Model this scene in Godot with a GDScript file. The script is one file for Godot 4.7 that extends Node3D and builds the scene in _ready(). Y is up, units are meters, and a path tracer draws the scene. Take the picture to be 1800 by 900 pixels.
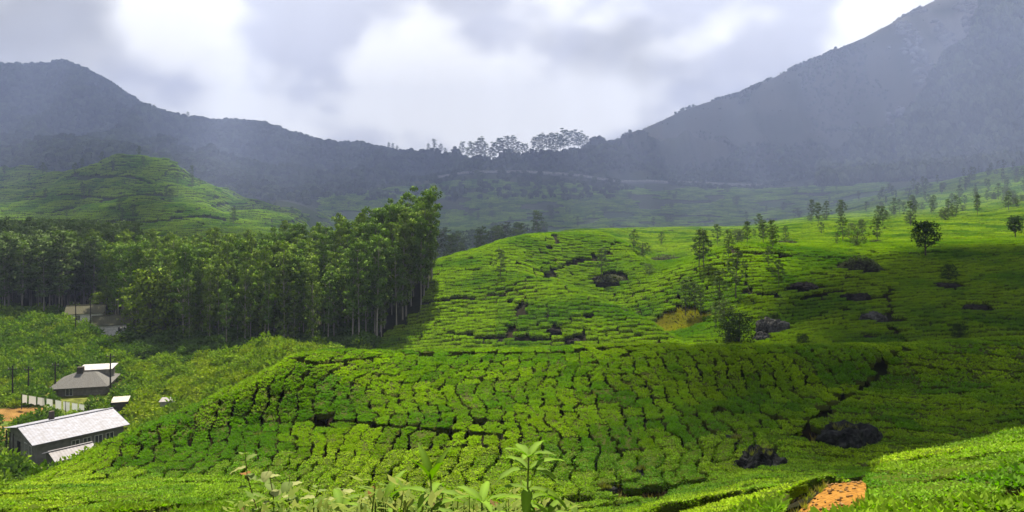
extends Node3D

# Valley of tea gardens. The camera stands at the origin, 1.7 m above the bank; -Z is into the valley.
# LINES: the lie of the land as feature lines (bank, terrace edge, field crest, valley floor, ridges),
# each a run of azimuth (degrees), distance (m), height (m).
const LINES := [
	[-33, 1.43, -1.7, 33, 1.43, -1.7],
	[-33, 4.77, -3, 0, 4, -2.9, 33, 4.77, -2.7],
	[-33, 10.73, -5, -17.99, 9.46, -4.9, 0, 9, -4.9, 12.21, 9.21, -4.8, 23.41, 9.26, -3.85, 33, 10.13, -3.75],
	[-33, 26.23, -9.06, -26.8, 24.65, -8.94, -17.99, 23.13, -8.9, -13.78, 20.59, -8.6, -8.21, 17.18, -7.6, 0, 15, -6.9, 6.18, 14.08, -6.6, 12.21, 14.32, -6.19, 17.99, 14.72, -5.82, 22.36, 15.68, -5.51, 25.46, 16.61, -5.6, 28.42, 17.62, -5.58, 33, 19.08, -5.35],
	[-33, 29.81, -11, -17.99, 26.81, -10.8, -8.21, 22.23, -9.8, 0, 20, -9, 6.18, 20.12, -8.9, 12.21, 20.46, -8.5, 17.99, 21.03, -8.2, 23.41, 22.88, -8.2, 33, 27.42, -8.3],
	[-33, 36.39, -12.3, -17.99, 34.38, -13.29, -8.21, 33.04, -13.39, 0, 32.7, -13.22, 6.18, 33.99, -12.91, 12.21, 34.57, -12.59, 17.99, 35.53, -12.06, 23.41, 38.01, -12.18, 28.42, 40.9, -12.23, 33, 44.19, -12.31],
	[-33, 38.15, -13.39, -26.8, 41.75, -13.83, -23.41, 43.73, -13.92, -17.99, 42.58, -13.16, -12.21, 42.36, -12.91, 0, 42.3, -12.56, 12.21, 44.2, -12.32, 23.41, 48.05, -12.18, 33, 54.73, -12.19],
	[-33, 42.92, -14.57, -29.99, 44.22, -14.36, -26.8, 44.73, -13.74, -23.41, 46.32, -13.3, -19.47, 47.19, -12.16, -17.99, 47.3, -11.67, -15.33, 48.63, -10.89, -12.21, 52.1, -11.36, -6.18, 52.57, -11.72, 0, 52.93, -11.75, 6.18, 53.24, -11.41, 12.21, 52.1, -11, 17.99, 52.83, -11.01, 23.41, 55.49, -11.03, 28.42, 59.42, -11.08, 33, 63.91, -11.12],
	[-33, 65.58, -25, -29.99, 66.97, -26, -26.8, 70.58, -26.6, -23.41, 76.28, -26.5, -19.47, 75.45, -23, -17.99, 74.02, -21.5, -15.33, 74.03, -20, -12.21, 79.07, -22, -6.18, 82.8, -24, 0, 84, -25, 12.21, 84.23, -24, 17.99, 83.9, -22.5, 23.41, 86.96, -21, 28.42, 91.69, -20.5, 33, 98.15, -20],
	[-33, 101.35, -28, -29.99, 98.14, -28.3, -26.8, 98.59, -28.4, -23.41, 104.61, -26.5, -19.47, 112.43, -24, -16.86, 114.94, -22.6, -13.78, 118.41, -24.5, -10.62, 121.84, -27.5, -6.18, 117.24, -27, 0, 115.62, -26.4, 6.18, 113.46, -26, 12.21, 109.64, -25, 17.99, 110.69, -23.6, 23.41, 112.67, -22.5, 28.42, 117.57, -21.7, 33, 125.53, -21.5],
	[-33, 149.04, -28.6, -26.8, 141.16, -28.8, -23.41, 139.73, -28.6, -19.47, 140.12, -28, -15.33, 140.82, -28, -10.62, 137.72, -26.8, -6.18, 141.82, -23.49, -2.07, 146.74, -20.6, 1.65, 150.46, -18.08, 4.13, 143.25, -18.64, 6.18, 138.04, -19.91, 8.21, 132.96, -21.29, 10.22, 126.08, -22.52, 12.21, 121.18, -24.09, 14.56, 122.37, -23.83, 17.99, 128.48, -23.25, 23.41, 133.16, -21.22, 28.42, 138.94, -20.34, 33, 147.94, -19.48],
	[-33, 202.7, -27.6, -28.42, 191.02, -27.6, -23.41, 181.46, -28, -17.99, 174.2, -26.5, -12.21, 162.51, -24.6, -6.18, 160.03, -20.01, -2.07, 163.51, -17.71, 0, 165.12, -17.18, 1.65, 163.47, -19.5, 4.13, 160.38, -24.6, 6.18, 157.43, -26.2, 8.21, 149.45, -26.8, 10.22, 139.82, -26.6, 12.21, 139.03, -25.6, 14.56, 142.17, -23.6, 17.99, 149.19, -19.95, 23.41, 154.63, -18.42, 28.42, 161.34, -17.6, 33, 169.19, -16.06],
	[-33, 257.78, -27.5, -26.8, 230.94, -27.5, -23.41, 215.33, -28, -17.99, 196.43, -26.5, -12.21, 183.7, -23.5, -8.21, 179.44, -21.6, -5.36, 178.38, -17.16, -2.07, 184.12, -14.7, 0, 188.8, -12.9, 2.48, 196.98, -12.29, 6.18, 206, -12.62, 8.21, 198.84, -14.98, 10.22, 180.47, -18.7, 12.21, 173.53, -17.39, 14.17, 174.92, -14.82, 16.1, 179.85, -13.34, 19.84, 187.1, -14.09, 23.41, 197.01, -14.33, 28.42, 207.39, -13.92, 33, 219.39, -13.51],
	[-33, 297.37, -28, -23.41, 271.77, -30, -12.21, 255.18, -34, -5.36, 254.81, -38, -0.83, 258.03, -33, 2.48, 258.24, -21, 6.18, 259.51, -17.2, 8.21, 247.64, -19, 10.22, 235.95, -21.4, 12.21, 233.18, -20.5, 16.1, 234.52, -17.6, 19.84, 245.02, -15.97, 23.41, 254.9, -15.35, 28.42, 271.84, -14.99, 33, 287.11, -14.4],
	[-33, 417.32, -25, -23.41, 375.94, -23, -17.99, 362.73, -24, -15.33, 362.92, -27, -12.21, 368.34, -34, -5.36, 381.67, -41, -0.83, 380.04, -38, 2.48, 355.33, -24, 4.13, 350.91, -19.84, 6.18, 352.04, -19.34, 12.21, 388.8, -20.14, 16.1, 416.32, -20.6, 19.1, 444.47, -18.28, 21.64, 462.62, -16.22, 23.41, 479.46, -15.64, 26.8, 481.73, -13.43, 29.99, 484.94, -10.1, 33, 500.78, -5.55],
	[-33, 512.7, -10.86, -29.99, 496.49, -8.07, -25.13, 474.94, -3.72, -22.36, 464.94, -6.2, -19.84, 457.12, -13.65, -16.1, 447.55, -20.79, -12.21, 460.42, -35, -5.36, 482.11, -46, 0, 480, -44, 6.18, 492.86, -38, 12.21, 511.58, -34, 17.99, 546.72, -29, 21.64, 570.2, -21, 25.13, 574.34, -10, 28.42, 591.25, -3.75, 33, 620.01, 6],
	[-33, 643.86, 7.79, -29.99, 611.95, 10.32, -28.42, 596.94, 11.36, -26.8, 582.56, 15.38, -25.13, 568.82, 17.46, -23.41, 561.19, 13.75, -22, 550.06, 5.15, -19.84, 542.17, -7.36, -17.61, 535.08, -13.98, -15.33, 534.01, -18.58, -12.21, 634.36, -31, -5.36, 652.85, -35, 0, 650, -33, 6.18, 653.8, -30, 12.21, 675.28, -28, 17.99, 714.94, -22, 21.64, 731.58, -17, 25.13, 728.98, -7.14, 28.42, 727.69, 3.23, 33, 739.25, 17],
	[-33, 727.32, 7, -25.13, 662.7, 6, -19.84, 659.11, -12, -15.33, 684.36, -15, -12.21, 757.14, -10.68, -5.36, 773.38, -14, 0, 770, -13, 6.18, 774.5, -12, 12.21, 798.06, -9, 17.99, 830.6, -6, 21.64, 849.93, -2, 25.13, 850.47, 3, 28.42, 841.4, 7, 33, 858.48, 14],
	[-33, 858.48, 25.97, -29.99, 831.33, 35.32, -26.8, 806.62, 34.81, -23.41, 795.47, 21.07, -19.84, 807.94, 8.23, -15.33, 839.89, -2.92, -12.21, 869.68, -0.61, -5.36, 903.95, 11.69, -2.89, 911.16, 17.07, 0, 910, 17.07, 4.13, 912.37, 15.1, 8.21, 919.43, 7.22, 11.22, 927.74, 5.91, 17.61, 949.51, 2.61, 23.41, 969.82, 5.78, 28.42, 977.84, 13.65, 33, 989.64, 20.36],
	[-33, 1096.95, 63.06, -28.42, 1046.06, 59.74, -23.41, 1013.4, 45.63, -17.99, 1009.33, 29.78, -12.21, 1002.69, 22.63, -5.36, 994.35, 22.86, -2.89, 1001.27, 28.14, 1.24, 1000.23, 29.58, 4.13, 1012.63, 40.81, 6.59, 1016.71, 49.55, 7.81, 1019.45, 48.1, 12.21, 1023.16, 30.3, 17.99, 1051.39, 27.42, 23.41, 1067.89, 38.89, 28.42, 1080.17, 61.69, 33, 1085.02, 78.79],
	[-33, 1400.99, 177.18, -31.22, 1373.95, 178.03, -29.68, 1352.47, 181.42, -28.42, 1336, 170.4, -26.8, 1316.35, 148.36, -25.13, 1297.8, 120.38, -23.06, 1271.6, 100.45, -19.84, 1238.49, 93.3, -18.36, 1227.49, 94.98, -17.24, 1214.54, 87.88, -14.95, 1195.45, 71.67, -13, 1180.25, 60.57, -11.42, 1173.23, 62.23, -8.21, 1151.81, 50.17, -5.77, 1130.72, 42.21, -4.13, 1102.86, 33.33, -2.89, 1076.37, 27.92, 1.24, 1150.27, 29.87, 4.13, 1152.99, 44.81, 6.59, 1167.7, 59.42, 7.81, 1191.04, 69.81, 10.22, 1199.04, 95.35, 12.21, 1207.33, 114.94, 16.1, 1228.16, 142.18, 19.84, 1254.44, 180.49, 23.41, 1285.82, 217.1, 26.8, 1321.96, 259.67, 28.42, 1341.68, 280.95, 33, 1406.95, 349.06, 37.15, 1480.38, 400.14],
	[-33, 1569.11, 156.78, -31.22, 1538.83, 157.57, -29.68, 1514.76, 160.72, -28.42, 1496.32, 150.47, -26.8, 1474.32, 129.97, -25.13, 1453.53, 103.96, -23.06, 1424.19, 85.42, -19.84, 1387.11, 78.77, -18.36, 1374.79, 80.33, -17.24, 1360.29, 73.73, -14.95, 1338.9, 58.65, -13, 1321.88, 48.33, -11.42, 1314.02, 49.87, -8.21, 1290.02, 38.66, -5.77, 1266.41, 31.25, -4.13, 1235.2, 23, -2.89, 1205.53, 17.97, 1.24, 1288.3, 19.78, 4.13, 1291.35, 33.67, 6.59, 1307.83, 47.26, 7.81, 1333.96, 56.93, 10.22, 1342.93, 80.68, 12.21, 1352.2, 98.89, 16.1, 1375.54, 124.23, 19.84, 1404.97, 159.86, 23.41, 1440.12, 193.9, 26.8, 1480.59, 233.49, 28.42, 1502.69, 253.29, 33, 1575.79, 316.63, 37.15, 1658.03, 364.13],
	[-33, 1800, 60, 33, 1800, 60]]
const A0 := -56.0
const AS := 0.25
const NA := 449
const NR := 420
const R0 := 1.3
const R1 := 1760.0
const TO_SUN := Vector3(-0.05, 0.785, -0.617)

var lr0 := log(R0)
var lrs := (log(R1) - log(R0)) / float(NR - 1)
var HG := PackedFloat32Array()
var TG := PackedFloat32Array()
var rng := RandomNumberGenerator.new()
var n1 := FastNoiseLite.new()
var n2 := FastNoiseLite.new()
var M := {}
var names := {}
var shun := []      # [polyline, half width]: tea is kept off these
var shun_disc := [] # [centre, radius]

class MB:
	var v := PackedVector3Array()
	var n := PackedVector3Array()
	var c := PackedColorArray()
	var i := PackedInt32Array()
	func vert(p: Vector3, nn: Vector3, cc := Color.WHITE) -> int:
		v.append(p)
		n.append(nn)
		c.append(cc)
		return v.size() - 1
	func tri(a: int, b: int, d: int) -> void:
		var fn := (v[d] - v[a]).cross(v[b] - v[a])
		i.append(a)
		if fn.dot(n[a] + n[b] + n[d]) < 0.0:
			i.append(d)
			i.append(b)
		else:
			i.append(b)
			i.append(d)
	func quad(a: int, b: int, d: int, e: int) -> void:
		tri(a, b, d)
		tri(a, d, e)
	func flat(p: Array, out: Vector3, cc := Color.WHITE) -> void:
		# a flat convex face whose front looks towards out
		var nn: Vector3 = (p[2] - p[0]).cross(p[1] - p[0]).normalized()
		if nn.dot(out) < 0.0:
			nn = -nn
		var s := v.size()
		for q in p:
			vert(q, nn, cc)
		for k in range(1, p.size() - 1):
			tri(s, s + k, s + k + 1)
	func box(lo: Vector3, hi: Vector3, cc := Color.WHITE) -> void:
		var q := []
		for k in 8:
			q.append(Vector3(hi.x if k & 1 else lo.x, hi.y if k & 2 else lo.y, hi.z if k & 4 else lo.z))
		flat([q[0], q[1], q[3], q[2]], Vector3(0, 0, -1), cc)
		flat([q[4], q[5], q[7], q[6]], Vector3(0, 0, 1), cc)
		flat([q[0], q[2], q[6], q[4]], Vector3(-1, 0, 0), cc)
		flat([q[1], q[3], q[7], q[5]], Vector3(1, 0, 0), cc)
		flat([q[0], q[1], q[5], q[4]], Vector3(0, -1, 0), cc)
		flat([q[2], q[3], q[7], q[6]], Vector3(0, 1, 0), cc)
	func tube(pts: Array, rad: Array, sides: int, cc := Color.WHITE, cap := true) -> void:
		var s := v.size()
		var side := Vector3(1, 0, 0)
		for k in pts.size():
			var d: Vector3 = (pts[mini(k + 1, pts.size() - 1)] - pts[maxi(k - 1, 0)]).normalized()
			if absf(d.dot(side)) > 0.95:
				side = Vector3(0, 0, 1)
			var a := d.cross(side).normalized()
			var b := d.cross(a).normalized()
			for j in sides:
				var th := TAU * j / sides
				var o := a * cos(th) + b * sin(th)
				vert(pts[k] + o * rad[k], o, cc)
		for k in pts.size() - 1:
			for j in sides:
				var j2 := (j + 1) % sides
				quad(s + k * sides + j, s + k * sides + j2, s + (k + 1) * sides + j2, s + (k + 1) * sides + j)
		if cap:
			var e := pts.size() - 1
			var top := []
			for j in sides:
				top.append(v[s + e * sides + j])
			flat(top, (pts[e] - pts[e - 1]).normalized(), cc)
	func leaf(p: Vector3, d: Vector3, side: Vector3, l: float, w: float, cc: Color, out := Vector3.ZERO) -> void:
		var nn := side.cross(d).normalized()
		if out != Vector3.ZERO:
			# leaves of a clump face outwards
			nn = ((nn if nn.dot(out) > 0.0 else -nn) * 0.45 + out).normalized()
		var s := v.size()
		var m := p + d * l * 0.48
		vert(p, nn, cc)
		vert(m + side * w * 0.5, nn, cc)
		vert(p + d * l, nn, cc)
		vert(m - side * w * 0.5, nn, cc)
		tri(s, s + 1, s + 2)
		tri(s, s + 2, s + 3)
	func mesh(mat: Material, into: ArrayMesh = null) -> ArrayMesh:
		var arr := []
		arr.resize(Mesh.ARRAY_MAX)
		arr[Mesh.ARRAY_VERTEX] = v
		arr[Mesh.ARRAY_NORMAL] = n
		arr[Mesh.ARRAY_COLOR] = c
		arr[Mesh.ARRAY_INDEX] = i
		var m := into if into else ArrayMesh.new()
		m.add_surface_from_arrays(Mesh.PRIMITIVE_TRIANGLES, arr)
		m.surface_set_material(m.get_surface_count() - 1, mat)
		return m

# ---------------------------------------------------------------- naming
func numbered(called: String) -> String:
	var k: int = names.get(called, 0)
	names[called] = k + 1
	return called if k == 0 else "%s_%03d" % [called, k]

func tag(o: Node, label := "", category := "", group := "", kind := "") -> void:
	if label: o.set_meta("label", label)
	if category: o.set_meta("category", category)
	if group: o.set_meta("group", group)
	if kind: o.set_meta("kind", kind)

func base(called: String, at: Vector3, turn := 0.0) -> Node3D:
	var o := Node3D.new()
	o.name = numbered(called)
	add_child(o)
	o.position = at
	o.rotation.y = turn
	return o

func obj(called: String, mesh: Mesh, parent: Node = null) -> MeshInstance3D:
	var o := MeshInstance3D.new()
	o.mesh = mesh
	if parent == null:
		o.name = numbered(called)
		add_child(o)
	else:
		o.name = called
		parent.add_child(o, true)
	return o

func copy(o: Node3D, called: String) -> Node3D:
	var c := o.duplicate()
	c.name = numbered(called)
	add_child(c)
	return c

func scatter(called: String, mesh: Mesh, places: Array, tints: PackedColorArray, parent: Node = null) -> MultiMeshInstance3D:
	var mm := MultiMesh.new()
	mm.transform_format = MultiMesh.TRANSFORM_3D
	mm.use_colors = tints.size() > 0
	mm.mesh = mesh
	mm.instance_count = places.size()
	for k in places.size():
		mm.set_instance_transform(k, places[k])
		if tints.size() > 0:
			mm.set_instance_color(k, tints[k])
	var o := MultiMeshInstance3D.new()
	o.multimesh = mm
	if parent == null:
		o.name = numbered(called)
		add_child(o)
	else:
		o.name = called
		parent.add_child(o, true)
	o.set_meta("kind", "stuff")
	return o

# ---------------------------------------------------------------- the lie of the land
func slopes(x: PackedFloat32Array, y: PackedFloat32Array) -> PackedFloat32Array:
	var n := x.size()
	var m := PackedFloat32Array()
	m.resize(n)
	for k in range(1, n - 1):
		var ha := x[k] - x[k - 1]
		var hb := x[k + 1] - x[k]
		var da := (y[k] - y[k - 1]) / ha
		var db := (y[k + 1] - y[k]) / hb
		if da * db > 0.0:
			var w1 := 2.0 * hb + ha
			var w2 := hb + 2.0 * ha
			m[k] = (w1 + w2) / (w1 / da + w2 / db)
	m[0] = (y[1] - y[0]) / (x[1] - x[0])
	m[n - 1] = (y[n - 1] - y[n - 2]) / (x[n - 1] - x[n - 2])
	return m

func pchip(x: PackedFloat32Array, y: PackedFloat32Array, m: PackedFloat32Array, q: float, k: int) -> float:
	var h := x[k + 1] - x[k]
	var t := clampf((q - x[k]) / h, 0.0, 1.0)
	var s := 1.0 - t
	return (1.0 + 2.0 * t) * s * s * y[k] + t * s * s * h * m[k] + t * t * (3.0 - 2.0 * t) * y[k + 1] - t * t * s * h * m[k + 1]

func bake_land() -> void:
	var nl := LINES.size()
	var la := []
	for row in LINES:
		var a := PackedFloat32Array()
		var r := PackedFloat32Array()
		var h := PackedFloat32Array()
		for k in range(0, row.size(), 3):
			a.append(row[k])
			r.append(row[k + 1])
			h.append(row[k + 2])
		la.append([a, r, h, slopes(a, r), slopes(a, h)])
	HG.resize(NA * NR)
	TG.resize(NA * NR)
	var relief := FastNoiseLite.new()
	relief.seed = 11
	relief.noise_type = FastNoiseLite.TYPE_SIMPLEX
	relief.fractal_type = FastNoiseLite.FRACTAL_RIDGED
	relief.fractal_octaves = 4
	relief.frequency = 0.0042
	var soft := FastNoiseLite.new()
	soft.seed = 5
	soft.frequency = 0.02
	soft.fractal_octaves = 3
	for ia in NA:
		var az := A0 + AS * ia
		var rk := PackedFloat32Array()
		var hk := PackedFloat32Array()
		for l in la:
			var a: PackedFloat32Array = l[0]
			var k := 0
			while k < a.size() - 2 and a[k + 1] < az:
				k += 1
			rk.append(log(pchip(a, l[1], l[3], az, k)))
			hk.append(pchip(a, l[2], l[4], az, k))
		var mk := slopes(rk, hk)
		var k := 0
		var sa := sin(deg_to_rad(az))
		var ca := cos(deg_to_rad(az))
		for ir in NR:
			var q := lr0 + lrs * ir
			while k < nl - 2 and rk[k + 1] < q:
				k += 1
			var t := k + clampf((q - rk[k]) / (rk[k + 1] - rk[k]), 0.0, 1.0)
			var h := pchip(rk, hk, mk, q, k)
			var r := exp(q)
			var x := r * sa
			var z := -r * ca
			if t > 17.6:
				var amp := smoothstep(17.8, 19.3, t) * (1.0 - 0.96 * smoothstep(19.3, 19.95, t)) + 0.6 * smoothstep(20.1, 20.6, t)
				h += amp * (relief.get_noise_2d(x, z) * 36.0 - 6.0)
			elif t > 14.3:
				h += smoothstep(14.3, 15.2, t) * (1.0 - smoothstep(17.0, 17.6, t)) * soft.get_noise_2d(x * 0.7, z * 0.7) * (10.0 if az < -10.0 else 2.6)
			elif t > 4.0:
				h += soft.get_noise_2d(x * 2.5, z * 2.5) * 0.18
			HG[ia * NR + ir] = h
			TG[ia * NR + ir] = t

func look(g: PackedFloat32Array, x: float, z: float) -> float:
	var fa := clampf((rad_to_deg(atan2(x, -z)) - A0) / AS, 0.0, NA - 1.001)
	var fr := clampf((0.5 * log(x * x + z * z) - lr0) / lrs, 0.0, NR - 1.001)
	var ia := int(fa)
	var ir := int(fr)
	fa -= ia
	fr -= ir
	var k := ia * NR + ir
	return lerpf(lerpf(g[k], g[k + 1], fr), lerpf(g[k + NR], g[k + NR + 1], fr), fa)

func height(x: float, z: float) -> float:
	return look(HG, x, z)

func zone(x: float, z: float) -> float:
	return look(TG, x, z)

func on(p: Vector2, up := 0.0) -> Vector3:
	return Vector3(p.x, height(p.x, p.y) + up, p.y)

func upright(x: float, z: float, e := 0.6) -> Vector3:
	return Vector3(height(x - e, z) - height(x + e, z), 2.0 * e, height(x, z - e) - height(x, z + e)).normalized()

func off_path(p: Vector2, pad := 0.0) -> bool:
	for s in shun:
		var w: float = s[1] + pad
		var bb: Rect2 = s[2]
		if not bb.grow(w).has_point(p):
			continue
		var q: Array = s[0]
		for k in q.size() - 1:
			if Geometry2D.get_closest_point_to_segment(p, q[k], q[k + 1]).distance_to(p) < w:
				return false
	for s in shun_disc:
		if p.distance_to(s[0]) < s[1] + pad:
			return false
	return true

func keep_off(line: Array, half: float) -> void:
	var bb := Rect2(line[0], Vector2.ZERO)
	for q in line:
		bb = bb.expand(q)
	shun.append([line, half, bb])

# ---------------------------------------------------------------- materials
func grain(sd: int, freq: float, lo: float, hi: float, size := 512, oct := 5, warm := Color.WHITE, cool := Color.WHITE) -> ImageTexture:
	var f := FastNoiseLite.new()
	f.seed = sd
	f.frequency = freq
	f.fractal_octaves = oct
	var im := f.get_seamless_image(size, size)
	im.convert(Image.FORMAT_RGB8)
	var d := im.get_data()
	for k in range(0, d.size(), 3):
		var t := d[k] / 255.0
		var b := lerpf(lo, hi, t)
		var w := cool.lerp(warm, t)
		d[k] = int(clampf(255.0 * b * w.r, 0, 255))
		d[k + 1] = int(clampf(255.0 * b * w.g, 0, 255))
		d[k + 2] = int(clampf(255.0 * b * w.b, 0, 255))
	return ImageTexture.create_from_image(Image.create_from_data(size, size, false, Image.FORMAT_RGB8, d))

func mat(called: String, col := Color.WHITE, rough := 0.9, tex: Texture2D = null, scale := 1.0, vertex := true) -> StandardMaterial3D:
	var m := StandardMaterial3D.new()
	m.resource_name = called
	m.albedo_color = col
	m.roughness = rough
	m.metallic_specular = 0.08
	m.vertex_color_use_as_albedo = vertex
	if tex:
		m.albedo_texture = tex
		m.uv1_triplanar = true
		m.uv1_world_triplanar = true
		m.uv1_scale = Vector3.ONE * scale
	m.cull_mode = BaseMaterial3D.CULL_DISABLED
	M[called] = m
	return m

func leafy(called: String, rough: float, back: Color, spec := 0.3) -> void:
	var m := mat(called, Color.WHITE, rough)
	m.metallic_specular = spec
	m.backlight_enabled = true
	m.backlight = back

func materials() -> void:
	var soil := grain(3, 0.012, 0.55, 1.0)
	var fine := grain(4, 0.03, 0.45, 1.0)
	var rocky := grain(8, 0.02, 0.25, 1.0, 512, 6, Color(1.0, 1.0, 0.96), Color(0.8, 0.85, 0.9))
	mat("ground", Color.WHITE, 0.95, soil, 0.13)
	mat("bush_body", Color.WHITE, 0.8, fine, 0.9)
	leafy("tea_leaf", 0.6, Color(0.80, 0.93, 0.20), 0.14)
	leafy("tree_leaf", 0.75, Color(0.66, 0.74, 0.30), 0.08)
	leafy("weed_leaf", 0.65, Color(0.78, 0.9, 0.25), 0.15)
	mat("bark", Color.WHITE, 0.9, fine, 0.7)
	mat("hedge_stem", Color(0.37, 0.33, 0.28), 0.9, fine, 0.7, false)
	mat("rock", Color.WHITE, 0.85, rocky, 0.35)
	M.rock.heightmap_enabled = true
	M.rock.heightmap_texture = rocky
	M.rock.heightmap_scale = 6.0
	mat("dirt", Color.WHITE, 0.95, fine, 0.5)
	mat("tin", Color.WHITE, 0.65, grain(6, 0.012, 0.78, 1.0, 512, 5, Color(1.0, 1.0, 1.0), Color(1.0, 0.95, 0.9)), 0.25)
	M.tin.metallic_specular = 0.25
	mat("old_roof", Color.WHITE, 0.95, fine, 0.5)
	mat("plaster", Color.WHITE, 0.9, grain(9, 0.012, 0.72, 1.0), 0.3)
	mat("wood", Color.WHITE, 0.85, fine, 0.8)
	mat("cloth", Color.WHITE, 0.9)
	M.cloth.backlight_enabled = true
	M.cloth.backlight = Color(0.5, 0.5, 0.5)
	mat("glass", Color.WHITE, 0.12)
	M.glass.metallic_specular = 0.6
	mat("vapour", Color.WHITE, 1.0)
	mat("road", Color.WHITE, 0.9, soil, 0.1)
	mat("wall_stone", Color.WHITE, 0.95, rocky, 0.12)

# ---------------------------------------------------------------- sky, sun, camera
func setting() -> void:
	var cam := Camera3D.new()
	cam.name = "camera"
	add_child(cam)
	cam.current = true
	cam.set_frustum(0.06494, Vector2(0.0, -0.008658), 0.1, 9000.0)
	cam.position = Vector3.ZERO
	var e := Environment.new()
	e.background_mode = Environment.BG_SKY
	e.tonemap_mode = Environment.TONE_MAPPER_LINEAR
	e.tonemap_exposure = 3.85
	e.sky = Sky.new()
	var pan := PanoramaSkyMaterial.new()
	pan.panorama = clouded_sky()
	e.sky.sky_material = pan
	e.background_energy_multiplier = 0.268
	e.fog_enabled = true
	e.fog_density = 0.00012
	e.fog_light_color = Color(0.76, 0.83, 1.0)
	e.volumetric_fog_enabled = true
	e.volumetric_fog_density = 0.0
	e.sdfgi_enabled = true
	e.ssao_enabled = true
	e.ssil_enabled = true
	var we := WorldEnvironment.new()
	we.name = "surroundings"
	we.environment = e
	add_child(we)
	var sun := DirectionalLight3D.new()
	sun.name = "sun"
	sun.light_energy = 1.6
	sun.light_color = Color(1.0, 0.95, 0.86)
	sun.light_angular_distance = 0.6
	sun.shadow_enabled = true
	sun.basis = Basis.looking_at(-TO_SUN)
	add_child(sun)

func valley_haze() -> void:
	# the air over the far valley: low over the middle hills, deep before the ridges
	for s in [[-335.0, -1500.0, 190.0, 0.00064, "blue haze hanging over the far valley and before the ridges"]]:
		var f := FogVolume.new()
		f.name = numbered("valley_haze")
		f.shape = RenderingServer.FOG_VOLUME_SHAPE_BOX
		f.size = Vector3(2600, s[2] + 110.0, s[0] - s[1])
		f.position = Vector3(0, (s[2] - 110.0) * 0.5, (s[0] + s[1]) * 0.5)
		var m := FogMaterial.new()
		m.density = s[3]
		m.albedo = Color(0.72, 0.80, 1.0)
		f.material = m
		add_child(f)
		tag(f, s[4], "haze", "", "stuff")

func clouded_sky() -> ImageTexture:
	var w := 1536
	var h := 768
	var im := Image.create(w, h, false, Image.FORMAT_RGBF)
	im.fill(Color(0.30, 0.32, 0.34))
	var a := FastNoiseLite.new()
	a.seed = 21
	a.frequency = 0.55
	a.fractal_octaves = 6
	a.fractal_gain = 0.52
	var b := FastNoiseLite.new()
	b.seed = 34
	b.frequency = 0.30
	b.fractal_octaves = 5
	var lav := Vector3(0.84, 0.86, 0.97)
	var white := Vector3(1.45, 1.45, 1.43)
	var grey := Vector3(0.50, 0.505, 0.53)
	# banks of cloud over the valley: bearing, height (tangents), half widths, brightening (+) or greying (-)
	var banks := [[-0.1515, 0.12, 0.19, 0.085, 0.75], [-0.4329, 0.20, 0.07, 0.05, 0.55], [-0.5844, 0.22, 0.11, 0.07, -0.75],
		[0.1154, 0.175, 0.10, 0.055, -0.65], [0.3102, 0.21, 0.12, 0.08, 0.1], [0.4618, 0.23, 0.06, 0.03, 0.7], [-0.3102, 0.19, 0.07, 0.03, -0.3], [-0.0289, 0.235, 0.08, 0.03, -0.3]]
	for y in h / 2 + 2:
		var el := PI * 0.5 - PI * (y + 0.5) / h
		var sy := sin(el)
		var cy := cos(el)
		for x in w:
			var az := TAU * (x + 0.5) / w
			var dx := sin(az) * cy
			var dz := -cos(az) * cy
			var p := a.get_noise_3d(dx * 6.0, sy * 9.5, dz * 6.0)
			var q := b.get_noise_3d(dx * 5.0 + 40.0, sy * 8.0, dz * 5.0 + 11.0)
			var bright := p * 2.3
			var dark := -q * 1.5 - 0.55
			if dz < -0.5:
				var tx := dx / -dz
				var ty := sy / -dz
				for s in banks:
					var ex: float = (tx - s[0] + p * 0.05) / s[2]
					var ey: float = (ty - s[1] + q * 0.04) / s[3]
					var g: float = exp(-(ex * ex + ey * ey)) * s[4]
					if g > 0.0:
						bright += g
						dark -= g * 0.8
					else:
						dark -= g
						bright += g * 0.4
			var c := lav.lerp(white, smoothstep(-0.25, 0.75, bright))
			c = c.lerp(grey, 0.9 * smoothstep(-0.05, 0.7, dark))
			im.set_pixel(x, y, Color(c.x, c.y, c.z))
	return ImageTexture.create_from_image(im)

func lump(mb: MB, at: Vector3, r: Vector3, rows := 7, cols := 11, rough := 0.28, cc := Color.WHITE) -> void:
	var s := mb.v.size()
	for j in rows + 1:
		var th := PI * j / rows
		for k in cols:
			var ph := TAU * k / cols
			var d := Vector3(sin(th) * cos(ph), cos(th), sin(th) * sin(ph))
			var w := at + d * r
			var o := 1.0 + rough * n1.get_noise_3d(w.x * 0.6 + d.x * 9.0, w.y * 0.6 + d.y * 9.0, w.z * 0.6 + d.z * 9.0)
			mb.vert(at + d * r * o, d, cc)
	for j in rows:
		for k in cols:
			var k2 := (k + 1) % cols
			mb.quad(s + j * cols + k, s + j * cols + k2, s + (j + 1) * cols + k2, s + (j + 1) * cols + k)

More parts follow.
